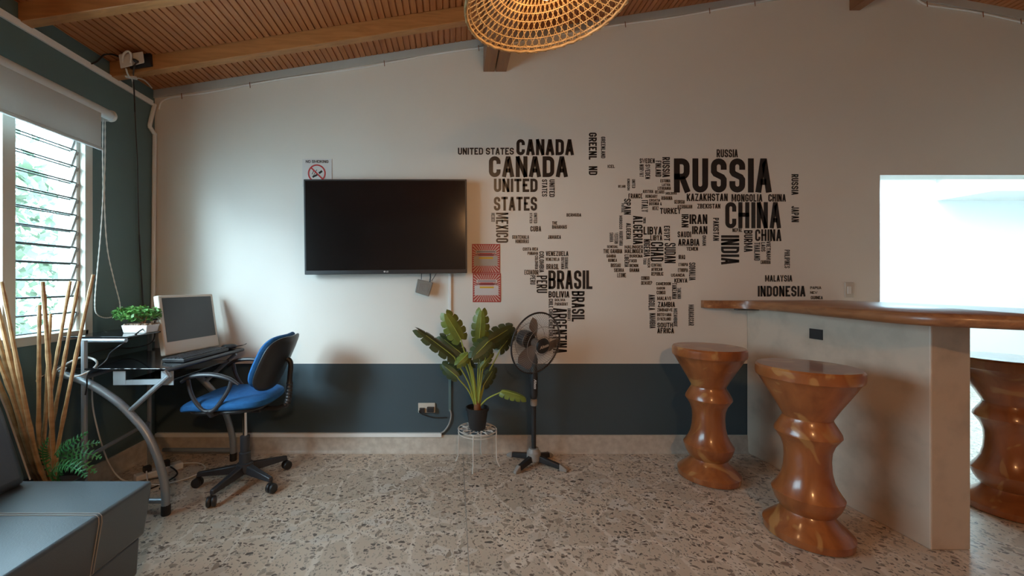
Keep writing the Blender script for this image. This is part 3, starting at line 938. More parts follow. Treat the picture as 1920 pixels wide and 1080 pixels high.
# conduits and cables on the walls
b = MB(); b.box(W(841, 0).x, W(846, 0).x, D - .016, D, W(0, 684).z, W(0, 500).z, 0); b.box(W(841, 0).x, W(846, 0).x, D - .016, D, W(0, 770).z, W(0, 684).z, 1)
tag(b.build('cable_conduit', [M_white, M_teal], smooth=False, bevel=.002), 'vertical cable conduit below the television, painted like the wall', 'conduit')
b = MB(); b.box(LX + .02, W(828, 0).x, D - .026, D - .001, W(0, 817.5).z, W(0, 810.5).z)
tag(b.build('cable_conduit', M_white, smooth=False, bevel=.002), 'long white horizontal conduit just above the skirting', 'conduit')
tag(MB().tube(smoothpts([W(843.5, 768, .012), W(846, 778, .014), W(842, 795, .016), W(833, 808, .016), W(826, 812, .018)], 6), .006, 8).build('cable', mat('grey_cable', (.3, .29, .27), .5), smooth=True), 'grey cable curving from vertical conduit into the skirting conduit', 'cable')
b = MB(); b.box(LX, LX + .015, YB, D - .03, 2.548, 2.585)
tag(b.build('cable_conduit', M_white, smooth=False, bevel=.002), 'white conduit running level along the top of the teal wall', 'conduit')
b = MB()
b.tube(smoothpts([PX(290, 196, LX + .012), PX(281, 233, LX + .012), PX(283, 241, LX + .012), PX(290, 252, LX + .012)], 4), .014, 8)
b.tube([PX(290, 250, LX + .012), PX(286.5, 640, LX + .012)], .014, 8)
tag(b.build('cable_conduit', M_white), 'white conduit dropping down the corner of the teal wall', 'conduit')
cpts = [(298, 205), (302, 192), (314, 185), (340, 180)] + [(x, 180 - .1615 * (x - 340) + 1.5 * math.sin(x * .021)) for x in range(380, 1500, 40)]
pts = [W(x, y, .009) for x, y in cpts]
t = thing('wall_cable', pts[0], 'white cable clipped along the sloping top of the white wall', 'cable')
MB().tube(smoothpts(pts, 4), .0055, 8).build('cord', M_white, t)
for x in (340, 468, 720, 897, 1172, 1330, 1415):
    y = 180 - .1615 * (x - 340)
    MB().tube([W(x, y - 5, .003), W(x, y - 5, .02), W(x + 1, y + 4, .02), W(x + 1, y + 5, .003)], .0025, 6).build('clip', M_brown, t)
pts = [W(x, y, .009) for x, y in [(1715, 0 - 6)] + [(x, .185 * (x - 1741) + 8 + 1.5 * math.sin(x * .03)) for x in range(1735, 2160, 40)]]
t = thing('wall_cable', pts[0], 'white cable clipped along the descending roof slope right of the ridge', 'cable')
MB().tube(smoothpts(pts, 4), .0055, 8).build('cord', M_white, t)
for x in (1738, 1843, 1914):
    y = .185 * (x - 1741) + 8
    MB().tube([W(x, y - 5, .003), W(x, y - 5, .02), W(x + 1, y + 4, .02), W(x + 1, y + 5, .003)], .0025, 6).build('clip', M_brown, t)

t = thing('wall_socket', W(800, 775), 'ivory wall socket on the dark lower wall with black plug in it', 'socket')
MB().prism([W(784, 756, .014), W(816, 756, .014), W(816, 774, .014), W(784, 774, .014)], (0, .014, 0)).build('plate', M_ivory, t, smooth=False, bevel=.003)
b = MB(); b.box(W(801, 0).x, W(814, 0).x, D - .045, D - .0145, W(0, 770).z, W(0, 761).z); b.box(W(787, 0).x, W(797, 0).x, D - .03, D - .0145, W(0, 772).z, W(0, 763).z)
b.build('plug', M_black, t, smooth=False, bevel=.004)
MB().tube(smoothpts([W(789, 768, .03), W(786, 772, .035), W(795, 778, .03), W(815, 783, .02), W(838, 782.5, .012)], 6), .004, 8).build('cord', M_black, t)
t = thing('light_switch', W(1592, 558), 'ivory light switch plate on the white wall above the counter', 'switch')
MB().prism([W(1585, 529, .008), W(1601, 529, .008), W(1601, 558, .008), W(1585, 558, .008)], (0, .008, 0)).build('plate', M_ivory, t, smooth=False, bevel=.003)
MB().prism([W(1589.5, 537, .012), W(1596.5, 537, .012), W(1596.5, 551, .012), W(1589.5, 551, .012)], (0, .004, 0)).build('rocker', M_wplast, t, smooth=False, bevel=.001)

# ------------------------------------------------------------------ sockets on the rafter
t = thing('socket_box', P(250, 125, 2.55), 'pair of white plug boxes on dark board fixed to the rafter', 'socket box')
MB().prism([P(240, 99, 2.548), P(281, 95, 2.548), P(283, 122, 2.548), P(243, 128, 2.548)], (0, .02, 0)).build('backboard', M_black, t, smooth=False, bevel=.003)
MB().hexa([P(222, 102, 2.47), P(247, 97, 2.47), P(249, 123, 2.47), P(226, 129, 2.47), P(224, 103, 2.548), P(248, 98, 2.548), P(250, 123, 2.548), P(228, 128, 2.548)]).build('adapter', M_wplast, t, smooth=False, bevel=.006)
MB().hexa([P(248, 99, 2.49), P(268, 96, 2.49), P(271, 118, 2.49), P(250, 123, 2.49), P(249, 100, 2.548), P(267, 97, 2.548), P(270, 117, 2.548), P(251, 122, 2.548)]).build('socket_face', M_wplast, t, smooth=False, bevel=.005)
MB().tube(smoothpts([P(230, 118, 2.47), P(231, 103, 2.45), P(240, 96, 2.45), P(246, 104, 2.46), P(244, 118, 2.47)], 5), .006, 8).build('cable_loop', M_wplast, t)
MB().lathe(P(257, 116, 2.49), [(.012, 0), (.010, .02), (.005, .03)], 12, (0, -1, 0)).build('plug', M_black, t)
tag(MB().tube(smoothpts([P(257, 117, 2.46), P(252, 124, 2.44), PX(250, 145, -2.1), PX(252, 180, -2.17), PX(253, 210, -2.195)] , 6), .0045, 8).tube(smoothpts([PX(253, 210, -2.195), PX(255, 250, -2.2), PX(258, 310, -2.2), PX(259, 380, -2.2), PX(261, 440, -2.2)], 5), .0028, 6)
    .tube(smoothpts([PX(261, 440, -2.2), PX(266, 530, -2.2), PX(270, 600, -2.2)], 5), .0045, 8).build('cable', M_black), 'thin black cable hanging from the plug boxes down the teal wall', 'cable')
b = MB(); b.tube(smoothpts([P(236, 128, 2.5), P(239, 138, 2.52), PX(243, 146, -2.1)], 4), .005, 8)
b.obox(PX(246, 145, -2.1), (1, .5, 0), (-.5, 1, 0), (0, 0, 1), .03, .012, .006)
b.tube(smoothpts([PX(250, 145, -2.1), PX(270, 150, -2.14), PX(285, 165, -2.17)], 5), .004, 8)
b.tube(smoothpts([PX(247, 147, -2.1), PX(250, 160, -2.17), PX(249, 168, -2.195)], 5), .004, 8)
tag(b.build('cable', M_wplast), 'white branching cable with connector block below the rafter boxes', 'cable')
tag(MB().tube(smoothpts([P(222, 106, 2.5), P(210, 102, 2.5), PX(195, 103, -2.18), PX(182, 115, -2.195), PX(170, 120, -2.2)], 6), .005, 8).build('cable', M_black), 'short black cable from the rafter boxes to the teal wall', 'cable')

# ------------------------------------------------------------------ pendant lamp
lc = V(((1026 - CX) * 1.5 / F, 1.5, H + (CY - 8) * 1.5 / F))
t = thing('pendant_lamp', lc, 'large woven rattan pendant lamp hanging from the wooden ceiling', 'lamp')
tilt = Matrix.Rotation(R(-4), 3, 'Y')
LR, LH = 0.305, 0.155
def dome(r_, a):
    k = r_ / LR
    z = LH * (1 - k ** 1.7)
    return lc + tilt @ V((r_ * math.cos(a), r_ * math.sin(a), z))
b = MB()
NS, NR, SW = 58, 10, 0.57                 # strips per direction, crossing rows, sweep of a strip
row = math.pi / NS
for m_ in range(NR):                      # rings run between the crossings, leaving hexagonal holes
    r_ = LR * (1 - .93 * (m_ + .5) * row / SW)
    b.tube([dome(r_, 2 * math.pi * j / 72) for j in range(72)], .0024, 6, True)
for sgn in (-1, 1):
    for k in range(NS):
        a0 = 2 * math.pi * k / NS
        b.tube([dome(LR * (1 - .93 * q / 14), a0 + sgn * SW * q / 14) for q in range(15)], .0022, 6)
b.build('shade', M_rattan, t)
b = MB()
for rr_, dz in ((LR, 0), (LR + .004, .010), (LR - .012, .004)):
    b.tube([dome(rr_, 2 * math.pi * j / 72) + V((0, 0, dz + .0025 * math.sin(j * 9))) for j in range(72)], .0065 if dz == 0 else .004, 7, True)
for k in range(48):
    a = 2 * math.pi * k / 48
    b.tube([dome(LR - .014, a), dome(LR, a) + V((0, 0, .014)), dome(LR + .006, a + .05), dome(LR, a + .09) - V((0, 0, .006))], .0022, 5)
b.build('rim', M_rattan, t)
MB().lathe(lc + V((0, 0, .075)), [(.004, -.05), (.022, -.045), (.032, -.02), (.030, .005), (.016, .03), (.014, .04)], 20).build('bulb', M_bulb, t)
MB().lathe(lc + V((0, 0, .115)), [(.018, 0), (.02, .01), (.02, .05), (.008, .065)], 16).build('lamp_holder', M_black, t)
MB().tube([lc + V((0, 0, .17)), V((lc.x, lc.y, zc(lc.x)))], .004, 8).build('cord', M_black, t)
l = bpy.data.lights.new('pendant_bulb_light', 'POINT'); l.energy = BULB_W; l.color = (1.0, 0.60, 0.30); l.shadow_soft_size = .06
FILL_LAMP = V((0.45, -1.5, 2.35))  # place of an added lamp out of frame, warm fill for the wall
o = bpy.data.objects.new('pendant_bulb_light', l); o.location = lc + V((0, 0, .035)); COL.objects.link(o)

r_ = t.copy(); COL.objects.link(r_); r_.location = FILL_LAMP; r_['label'] = 'added woven rattan pendant lamp, unseen behind the camera, for warm fill light'; t['group'] = r_['group'] = 'rattan pendant lamps'
for ch in list(t.children):
    c_ = ch.copy(); COL.objects.link(c_); c_.parent = r_
l = l.copy(); l.energy = 135; l.color = (1.0, 0.53, 0.23)
o = bpy.data.objects.new('pendant_bulb_light', l); o.location = FILL_LAMP + V((0, 0, .035)); COL.objects.link(o)  # light of the added lamp behind the camera

# ------------------------------------------------------------------ bar counter
t = thing('bar_counter', (2.45, 2.3, 0), 'bar with thick live-edge wooden top on grey concrete half wall', 'bar counter')
PT = 1.068
MB().hexa([(2.165, D - .002, 0), (2.232, 1.872, 0), (2.420, 1.872, 0), (2.352, D - .002, 0), (2.165, D - .002, PT), (2.232, 1.872, PT), (2.420, 1.872, PT), (2.352, D - .002, PT)]).build('half_wall', M_conc, t, smooth=False, bevel=.006)
edge = smoothpts([(1.825, D - .03, 0), (1.88, 2.90, 0), (2.02, 2.86, 0), (2.085, 2.74, 0), (2.06, 2.5, 0), (2.01, 2.2, 0), (1.98, 1.95, 0), (1.968, 1.80, 0), (2.01, 1.66, 0), (2.16, 1.53, 0), (2.27, 1.44, 0), (2.30, 1.32, 0)], 5)
far = [V((2.86, 1.32, 0)), V((2.86, D - .003, 0)), V((1.825, D - .003, 0))]
ring = edge + far
n = len(ring); vs = []
for (z, ins) in ((1.069, .018), (1.080, .004), (1.100, .0), (1.116, .006), (1.124, .016)):
    cen = V((2.5, 2.2, 0))
    for i, p in enumerate(ring):
        k = ins if i < len(edge) else 0
        d = (cen - p).normalized()
        vs.append(V((p.x, p.y, z)) + d * k * 1.0)
fs = [(r_ * n + i, r_ * n + (i + 1) % n, (r_ + 1) * n + (i + 1) % n, (r_ + 1) * n + i) for r_ in range(4) for i in range(n)]
fs += [tuple(range(n))[::-1], tuple(range(4 * n, 5 * n))]
b = MB(); b.add(vs, fs); b.build('countertop', M_slab, t, angle=50)
MB().box(2.02, 2.175, 2.845, 2.885, 1.057, 1.069).build('bracket', mat('dull_steel', (.12, .11, .10), .5, .4), t, smooth=False)
hx = (PX(1520, 618, 2.2), PX(1543, 635, 2.2))
yc = [(2.2 * F / (x - CX)) for x in (1520, 1543)]
sx = lambda y: 2.165 + (D - y) / (D - 1.872) * .067
y0, y1 = yc[1], yc[0]
z1, z0 = H - (617 - CY) * (y0 + y1) / 2 / F, H - (636 - CY) * (y0 + y1) / 2 / F
b = MB(); b.hexa([(sx(y0) - .004, y0, z0), (sx(y1) - .004, y1, z0), (sx(y1) + .01, y1, z0), (sx(y0) + .01, y0, z0), (sx(y0) - .004, y0, z1), (sx(y1) - .004, y1, z1), (sx(y1) + .01, y1, z1), (sx(y0) + .01, y0, z1)])
b.build('socket_box', M_black, t, smooth=False)

# ------------------------------------------------------------------ carved stools
def stool(loc, label):
    t = thing('carved_stool', loc, label, 'stool', 'carved wooden stools at the bar')
    c = V(loc)
    MB().lathe(c, [(.160, 0.0), (.174, .006), (.177, .040), (.170, .048), (.150, .068), (.120, .096), (.104, .118), (.100, .126)], 56).build('base', M_stool, t, angle=28)
    MB().lathe(c, [(.097, .122), (.112, .136), (.128, .165), (.138, .196), (.141, .212), (.134, .222), (.118, .250), (.103, .285), (.094, .330), (.091, .385), (.094, .430), (.105, .465), (.120, .490), (.131, .508), (.129, .522), (.112, .556), (.099, .580), (.098, .588)], 56).build('column', M_stool, t, angle=28)
    MB().lathe(c, [(.096, .586), (.101, .598), (.122, .640), (.150, .690), (.180, .745), (.196, .776), (.206, .784), (.209, .800), (.208, .830), (.201, .840)], 56).build('seat', M_stool, t, angle=28)
    return t
st0 = stool((1.757, 1.99, 0), 'carved wooden stool nearest the camera in front of the concrete half wall')
def dup(root, loc, rz, label):
    r_ = root.copy(); COL.objects.link(r_); r_.location = loc; r_.rotation_euler.z = rz; r_['label'] = label
    for ch in root.children:
        c_ = ch.copy(); COL.objects.link(c_); c_.parent = r_
    return r_
dup(st0, (1.645, 2.585, 0), 2.2, 'carved wooden stool under the counter tip against the dark lower wall')
dup(st0, (3.06, 2.20, 0), 4.4, 'carved wooden stool behind the half wall at the bright opening')

# ------------------------------------------------------------------ sofa (far end in view)
t = thing('sofa', (-1.7, .6, 0), 'black leather sofa with stitched seams under the window', 'sofa')
xf, yf = -1.252, 1.668
def soft_box(b, x0, x1, y0, y1, z0, z1, sl=0.0):
    b.hexa([(x0, y0, z0), (x1 - sl, y0, z0), (x1 - sl, y1, z0), (x0, y1, z0), (x0, y0, z1), (x1, y0, z1), (x1, y1, z1), (x0, y1, z1)])
b = MB(); soft_box(b, -2.05, xf, -0.4, yf, .205, .430, .034); b.build('seat_cushion', M_leather, t, bevel=.014, seg=3, smooth=True)
b = MB(); soft_box(b, -2.03, xf - .046, -0.38, yf - .012, .045, .203, .010); b.build('base', M_leather, t, bevel=.01)
b = MB()
b.prism([(-2.19, yf - .03, .25), (-1.735, yf - .03, .44), (-1.83, yf - .03, .73), (-1.88, yf - .03, .85), (-2.0, yf - .03, .88), (-2.19, yf - .03, .86)], (0, -2.0, 0)); b.build('backrest', M_leather, t, bevel=.03, seg=3)
b = MB()
for ys in (1.424, 1.412):
    pts = []
    x = -1.75
    while x < xf - .012: pts.append((x, ys, .4312)); x += .011
    for k in range(0, len(pts) - 1, 2):
        pass
    b.tube(pts + [(xf - .010, ys, .4295), (xf - .0015, ys, .422), (xf - .0005, ys, .40), (xf - .033, ys, .215)], .0016, 5)
b.tube([(-1.735 - .0, yf - .03, .445), (-1.835, yf - .03, .735), (-1.875, yf - .03, .83)], .003, 6)
b.build('stitching', M_thread, t)
for x, y in ((-1.4, 1.55), (-1.95, 1.55), (-1.4, -.25), (-1.95, -.25)):
    MB().lathe((x, y, 0), [(.02, 0), (.022, .05)], 16).build('leg', M_black, t)

# ------------------------------------------------------------------ bamboo and fern in the corner
pc = V((-1.95, 1.93, 0))
t = thing('potted_bamboo', pc, 'dry bamboo stems fanning out of a black pot between sofa and desk', 'bamboo')
MB().lathe(pc, [(.09, 0), (.10, .01), (.125, .26), (.13, .27), (.13, .30), (.118, .30), (.112, .27)], 28).build('pot', M_black, t)
MB().lathe(pc, [(.113, .255), (.112, .27), (.02, .276)], 24).build('soil', M_soil, t)
def bam(pts, r_, Y0=1.93, Y1=1.93):
    n = len(pts)
    w3 = [P(x, y, Y0 + (Y1 - Y0) * i / (n - 1)) for i, (x, y) in enumerate(pts)]
    w3 = [pc + V(((w3[0] - pc).x * .5, 0, .26))] + w3
    sm = smoothpts(w3, 8)
    rs = [r_ * (1.25 if i % 5 == 2 else 1) * (1 - .3 * i / len(sm)) for i in range(len(sm))]
    MB().tube(sm, rs, 8).build('stem', M_bamboo, t)
bam([(74, 860), (73, 720), (74, 572)], .0095, 1.90, 1.88)
bam([(101, 860), (92, 690), (80, 528)], .0105, 1.88, 1.80)
bam([(82, 860), (88, 720), (95, 588)], .0085, 1.95, 2.0)
bam([(78, 840), (105, 680), (132, 527)], .009, 1.95, 2.0)
bam([(92, 840), (118, 690), (148, 527)], .009, 1.92, 1.97)
bam([(106, 858), (138, 690), (175, 515)], .009, 1.88, 1.86)
bam([(72, 870), (40, 720), (3, 528)], .0105, 1.86, 1.80)
bam([(66, 870), (25, 700), (-22, 500)], .011, 1.88, 1.84)
bam([(70, 875), (38, 770), (-18, 590)], .0105, 1.90, 1.86)
bam([(62, 872), (22, 740), (-30, 610)], .0105, 1.86, 1.78)
bam([(60, 880), (20, 770), (-36, 640)], .010, 1.92, 1.80)
bam([(56, 880), (8, 745), (-50, 615)], .010, 1.87, 1.8)
t = thing('fern', pc + V((.08, 0, .27)), 'green fern spilling from the pot at the foot of the bamboo', 'fern')
def frond(pts, wmax, Y0, Y1):
    n = len(pts)
    w3 = smoothpts([pc + V((.05, -.02, .27))] + [P(x, y, Y0 + (Y1 - Y0) * i / max(1, n - 1)) for i, (x, y) in enumerate(pts)], 9)
    b = MB(); b.tube(w3, .0022, 5)
    m = len(w3)
    for i in range(3, m, 2):
        d = (w3[i] - w3[i - 1]).normalized(); k = (i - 3) / (m - 3)
        wd = wmax * math.sin(math.pi * (0.12 + .86 * k)) ** .8
        side = d.cross(V((0.25, -.75, .6))).normalized(); up = side.cross(d)
        for s_ in (-1, 1):
            e = w3[i] + side * s_ * wd + d * wd * .35 - up * wd * .12
            hw = d * .0044
            mdl = w3[i] + side * s_ * wd * .55 + d * wd * .12
            b.add([w3[i] - hw, w3[i] + hw, mdl + hw * .95, e, mdl - hw * .95], [(0, 1, 2, 3, 4)])
    b.build('frond', M_fern, t, smooth=False, recalc=False)
frond([(84, 870), (80, 845), (90, 822)], .030, 1.90, 1.86)
frond([(110, 855), (135, 830), (163, 811)], .030, 1.92, 1.95)
frond([(115, 862), (150, 838), (186, 830)], .032, 1.92, 1.98)
frond([(120, 868), (155, 850), (188, 858)], .032, 1.90, 1.92)
frond([(112, 880), (140, 872), (160, 893)], .034, 1.86, 1.80)
frond([(98, 884), (118, 872), (150, 884)], .030, 1.84, 1.76)
frond([(120, 870), (150, 865), (178, 885)], .030, 1.90, 1.90)
frond([(100, 862), (112, 842), (130, 826)], .028, 1.88, 1.84)

# ------------------------------------------------------------------ computer desk
t = thing('computer_desk', (-1.83, 2.5, 0), 'black glass computer desk with curved grey tube legs by the teal wall', 'desk')
ZT = .782
yn, yf_ = 2.155, 2.845
top = [(-2.13, yn, ZT), (-1.555, yn, ZT), (-1.505, yf_, ZT), (-2.13, yf_, ZT)]
MB().prism(top, (0, 0, .008)).build('glass_top', M_glassblk, t, smooth=False, bevel=.0015)
MB().tube([(-1.552, yn, ZT - .004), (-1.500, yf_, ZT - .004)], .011, 10).build('front_rail', M_dark, t)
leg_px = ((112, 699), (161, 716), (212, 747), (243, 775), (274, 811), (295, 856), (308, 905), (311, 950))
lp = [P(x, y, 2.16) for x, y in leg_px]
for dy in (0, .66):
    pts = smoothpts([p + V((0, dy, 0)) for p in lp], 6)
    lg = MB().tube(pts, .0205, 12).build('leg', M_metal, t)
    e = lp[-1] + V((0, dy, 0))
    MB().lathe((e.x, e.y, 0), [(.021, 0), (.023, .006), (.023, .05), (.016, .06)], 16).build('foot_cap', M_rubber, lg)
    MB().tube([P(241, 773, 2.16) + V((0, dy, 0)), P(317, 704, 2.16) + V((0, dy, 0)), V((-1.558, yn + dy, ZT - .004))], .0135, 10).build('strut', M_metal, t)
    MB().tube([V((e.x, e.y, .075)), V((-2.05, e.y, .075))], .014, 10).build('foot_rail', M_metal, t)
    MB().tube([V((-2.0 - dy * .12, yn + .01 + dy * .86, 0.0)), V((-2.0 - dy * .12, yn + .01 + dy * .86, .94))], .014, 10).build('rear_post', M_metal, t)
for z in (.30, .74):
    MB().tube([(-2.0, yn + .02, z), (-2.08, yn + .57, z)], .012, 10).build('rear_rail', M_metal, t)
MB().prism([(-2.15, 2.20, .948), (-1.80, 2.20, .948), (-1.80, 2.84, .948), (-2.15, 2.84, .948)], (0, 0, .008)).build('shelf', M_glassblk, t, smooth=False, bevel=.0015)
for y in (2.215, 2.80): MB().tube([(-2.06, y, .935), (-1.815, y, .935)], .013, 10).build('shelf_rail', M_metal, t)
b = MB()
b.prism([P(212, 696, 2.18), P(235, 696, 2.18), P(235, 722, 2.18), P(212, 722, 2.18)], (0, .004, 0))
b.prism([P(302, 696, 2.18), P(325, 696, 2.18), P(325, 722, 2.18), P(302, 722, 2.18)], (0, .004, 0))
b.prism([P(235, 713, 2.181), P(302, 711, 2.181), P(302, 721, 2.181), P(235, 722, 2.181)], (0, .012, 0))
b.build('slide_bracket', M_pale_metal, t, smooth=False)
b = MB(); b.box(-1.82, -1.572, 2.23, 2.80, .700, .712); b.build('keyboard_tray', M_glassblk, t, smooth=False, bevel=.002)

# all-in-one computer
bl, br = V((-1.765, 2.45, ZT + .022)), V((-1.675, 2.86, ZT + .022))
u = (br - bl).normalized(); nrm = V((u.y, -u.x, 0)); lean = R(9)
up = (V((0, 0, 1)) * math.cos(lean) - nrm * math.sin(lean)).normalized()
fw = u.cross(up)
if fw.dot(nrm) < 0: fw = -fw
hm = .375
wm = (br - bl).length
t = thing('desktop_computer', bl.lerp(br, .5) - V((0, 0, .006)), 'cream all-in-one computer with dark screen on the glass desk', 'computer')
MB().obox(bl + u * wm / 2 + up * hm / 2 - fw * .020, u, up, fw, wm / 2, hm / 2, .020).build('shell', M_monitor, t, smooth=False, bevel=.008, seg=3)
MB().obox(bl + u * wm / 2 + up * (hm * .585) + fw * .0005, u, up, fw, wm / 2 - .022, hm * .37, .001).build('screen', M_mscreen, t, smooth=False)
b = MB(); b.obox(bl + u * wm / 2 - fw * .08 + V((0, 0, -.008)), u, V((0, 0, 1)), nrm, .09, .006, .08)
b.obox(bl + u * wm / 2 - fw * .055 + up * .09, u, up, fw, .05, .10, .012)
b.build('stand', M_pale_metal, t, smooth=False, bevel=.003)
b = MB()
for k in (.62, .5):
    b.obox(bl - u * .018 + up * hm * k - fw * .03, u, up, fw, .018, .007, .006)
b.build('plug', M_black, t, smooth=False, bevel=.002)

kc = V((-1.612, 2.52, ZT + .008)); ku = V((.07, 1, 0)).normalized(); kv = V((1, -.07, 0)).normalized()
t = thing('keyboard', kc, 'slim black keyboard at the desk edge in front of the cream computer', 'keyboard')
MB().obox(kc + V((0, 0, .011)), ku, kv, (0, 0, 1), .205, .068, .010).build('case', M_black, t, smooth=False, bevel=.004)
b = MB()
for r_ in range(5):
    for c_ in range(16):
        b.obox(kc + ku * (-.187 + c_ * .0249) + kv * (-.05 + r_ * .0235) + V((0, 0, .0235)), ku, kv, (0, 0, 1), .0098, .0095, .003)
b.build('keys', M_dark, t, smooth=False)
mc = V((-1.57, 2.795, ZT + .008))
t = thing('computer_mouse', mc, 'black computer mouse at the far end of the keyboard', 'mouse')
MB().pad(mc + V((0, 0, .0178)), (1, .2, 0), (-.2, 1, 0), (0, 0, 1), .05, .03, .017, .8, .8, nu=24, nv=10).build('shell', M_black, t)
MB().tube(smoothpts([mc + V((.03, .0, .014)), mc + V((.075, .03, .02)), mc + V((.08, .08, .028)), mc + V((.04, .10, .012)), mc + V((-.08, .05, .006))], 6), .002, 6).build('cord', M_black, t)

# cables over the desk corner
wc = [P(66, 716, 2.12), P(80, 706, 2.12), P(100, 699, 2.13), P(120, 685, 2.14), P(150, 671, 2.19), P(172, 672, 2.22), P(182, 681, 2.21), P(172, 693, 2.175), P(150, 704, 2.13), P(130, 706, 2.13), P(120, 698, 2.13), P(124, 688, 2.14)]
tag(MB().tube(smoothpts(wc, 7), .0055, 8).build('cable', M_wplast), 'white cable looped over the left corner of the glass desk', 'cable')
bc = [P(290, 614, 2.42), P(270, 616, 2.36), P(250, 630, 2.28), P(236, 641, 2.22), P(222, 650, 2.19), P(207, 662, 2.22), P(200, 675, 2.22), P(185, 688, 2.19), P(165, 700, 2.14), P(163, 722, 2.13), P(160, 740, 2.15)]
tag(MB().tube(smoothpts(bc, 7), .004, 8).build('cable', M_black), 'black cable from the computer drooping over the shelf and desk edge', 'cable')
bc = [P(290, 602, 2.45), P(286, 640, 2.5), P(250, 652, 2.62), P(212, 653, 2.55), P(172, 662, 2.36), P(125, 680, 2.17), P(95, 697, 2.12), P(70, 714, 2.1)]
tag(MB().tube(smoothpts(bc, 7), .0035, 8).build('cable', M_dark), 'dark cable lying across the glass desk top to its left corner', 'cable')

# bonsai on the shelf
bc = V((-1.885, 2.40, .956))
t = thing('small_potted_plant', bc, 'small leafy plant in white rectangular pot on the desk shelf', 'plant')
MB().hexa([bc + V(p) for p in ((-.062, -.045, 0), (.075, -.045, 0), (.075, .045, 0), (-.062, .045, 0), (-.070, -.052, .046), (.083, -.052, .046), (.083, .052, .046), (-.070, .052, .046))]).build('pot', M_wplast, t, smooth=False, bevel=.004)
b = MB()
for i in range(70):
    p = bc + V((random.uniform(-.062, .075), random.uniform(-.044, .044), .048)); b.sphere(p, random.uniform(.007, .011), 6, sz=.7)
b.build('pebbles', M_pebble, t)
b = MB()
for a, e in (((.02, 0), (-.05, .0, .12)), ((.03, .0), (.05, .01, .13)), ((.01, .0), (0, .02, .14)), ((.03, 0), (-.07, -.03, .11))):
    b.tube(smoothpts([bc + V((a[0], a[1], .055)), bc + V((a[0] * .8 + e[0] * .3, e[1] * .5, .09)), bc + V(e)], 4), .004, 6)
b.build('trunk', M_brown, t)
b = MB()
for i in range(620):
    a = random.uniform(0, 6.283); q = random.random() ** .5; zz = random.uniform(-1, 1)
    c_ = bc + V((-.015 + math.cos(a) * q * .135, math.sin(a) * q * .075, .112 + zz * .048 * math.sqrt(max(0, 1 - .8 * q * q))))
    u_ = V((random.gauss(0, 1), random.gauss(0, 1), random.gauss(0, .6))).normalized(); w_ = u_.cross(V((random.gauss(0, .4), random.gauss(0, .4), 1))).normalized()
    s_ = random.uniform(.010, .017)
    b.add([c_ - u_ * s_, c_ + w_ * s_ * .6, c_ + u_ * s_, c_ - w_ * s_ * .6], [(0, 1, 2, 3)])
b.build('foliage', M_bonsai, t, smooth=False, recalc=False)

# floor clutter under the desk
pb = V((-1.93, 2.62, 0))
t = thing('power_strip', pb, 'white power strip with plugs on the floor under the desk', 'power strip')
MB().obox(pb + V((0, 0, .02)), (.6, .8, 0), (-.8, .6, 0), (0, 0, 1), .13, .03, .02).build('body', M_wplast, t, smooth=False, bevel=.006)
b = MB(); b.obox(pb + V((.02, .03, .058)), (.6, .8, 0), (-.8, .6, 0), (0, 0, 1), .022, .02, .018); b.obox(pb + V((-.04, -.05, .058)), (.6, .8, 0), (-.8, .6, 0), (0, 0, 1), .02, .02, .018)
b.build('plug', M_black, t, smooth=False, bevel=.004)
b = MB(); b.tube(smoothpts([(-1.96, 2.55, .05), (-1.86, 2.46, .012), (-1.72, 2.52, .008), (-1.66, 2.66, .008), (-1.76, 2.76, .008), (-1.9, 2.72, .012), (-2.0, 2.50, .008), (-2.06, 2.4, .15), (-2.07, 2.3, .5), (-2.06, 2.28, .72)], 6), .004, 7)
tag(b.build('cable', M_wplast), 'pale cable coiled on the floor below the desk', 'cable')
b = MB(); b.tube(smoothpts([(-1.92, 2.66, .05), (-1.80, 2.60, .006), (-1.85, 2.40, .006), (-1.98, 2.34, .006), (-2.02, 2.46, .006), (-1.86, 2.56, .006), (-1.78, 2.42, .006)], 7), .005, 7)
tag(b.build('cable', M_black), 'black cable tangled on the floor below the desk', 'cable')

# ------------------------------------------------------------------ office chair
hc = V((-1.30, 2.49, 0))
t = thing('office_chair', hc, 'blue fabric office chair with black armrests on castors at the desk', 'chair')
base = MB().lathe(hc, [(.03, .07), (.045, .08), (.05, .11), (.045, .135), (.034, .14), (.034, .20), (.028, .205), (.028, .30), (.02, .302)], 24).build('base', M_dark, t)
cast = [(-1.573, 2.453), (-1.357, 2.238), (-1.088, 2.385), (-1.124, 2.690), (-1.425, 2.735)]
for cx_, cy_ in cast:
    e = V((cx_, cy_, 0)); d = (e - hc).normalized()
    sd = V((-d.y, d.x, 0))
    b = MB()
    a = hc + d * .03
    b.hexa([a - sd * .026 + V((0, 0, .075)), e - sd * .016 + V((0, 0, .066)), e + sd * .016 + V((0, 0, .066)), a + sd * .026 + V((0, 0, .075)),
            a - sd * .020 + V((0, 0, .128)), e - sd * .012 + V((0, 0, .092)), e + sd * .012 + V((0, 0, .092)), a + sd * .020 + V((0, 0, .128))])
    lg = b.build('leg', M_dark, t, bevel=.006)
    b = MB()
    wa = V((math.cos(cx_ * 9), math.sin(cx_ * 9), 0))
    for s_ in (-1, 1):
        b.lathe(e + wa * s_ * .013 + V((0, 0, .029)), [(.012, -.011), (.026, -.010), (.029, -.005), (.029, .005), (.026, .010), (.012, .011)], 18, wa)
    b.lathe(e, [(.006, .03), (.006, .07)], 8)
    b.build('castor', M_black, lg)
MB().lathe(hc, [(.0135, .29), (.0135, .47)], 16).build('gas_lift', M_chrome, t)
sc_ = V((-1.365, 2.5, .535))
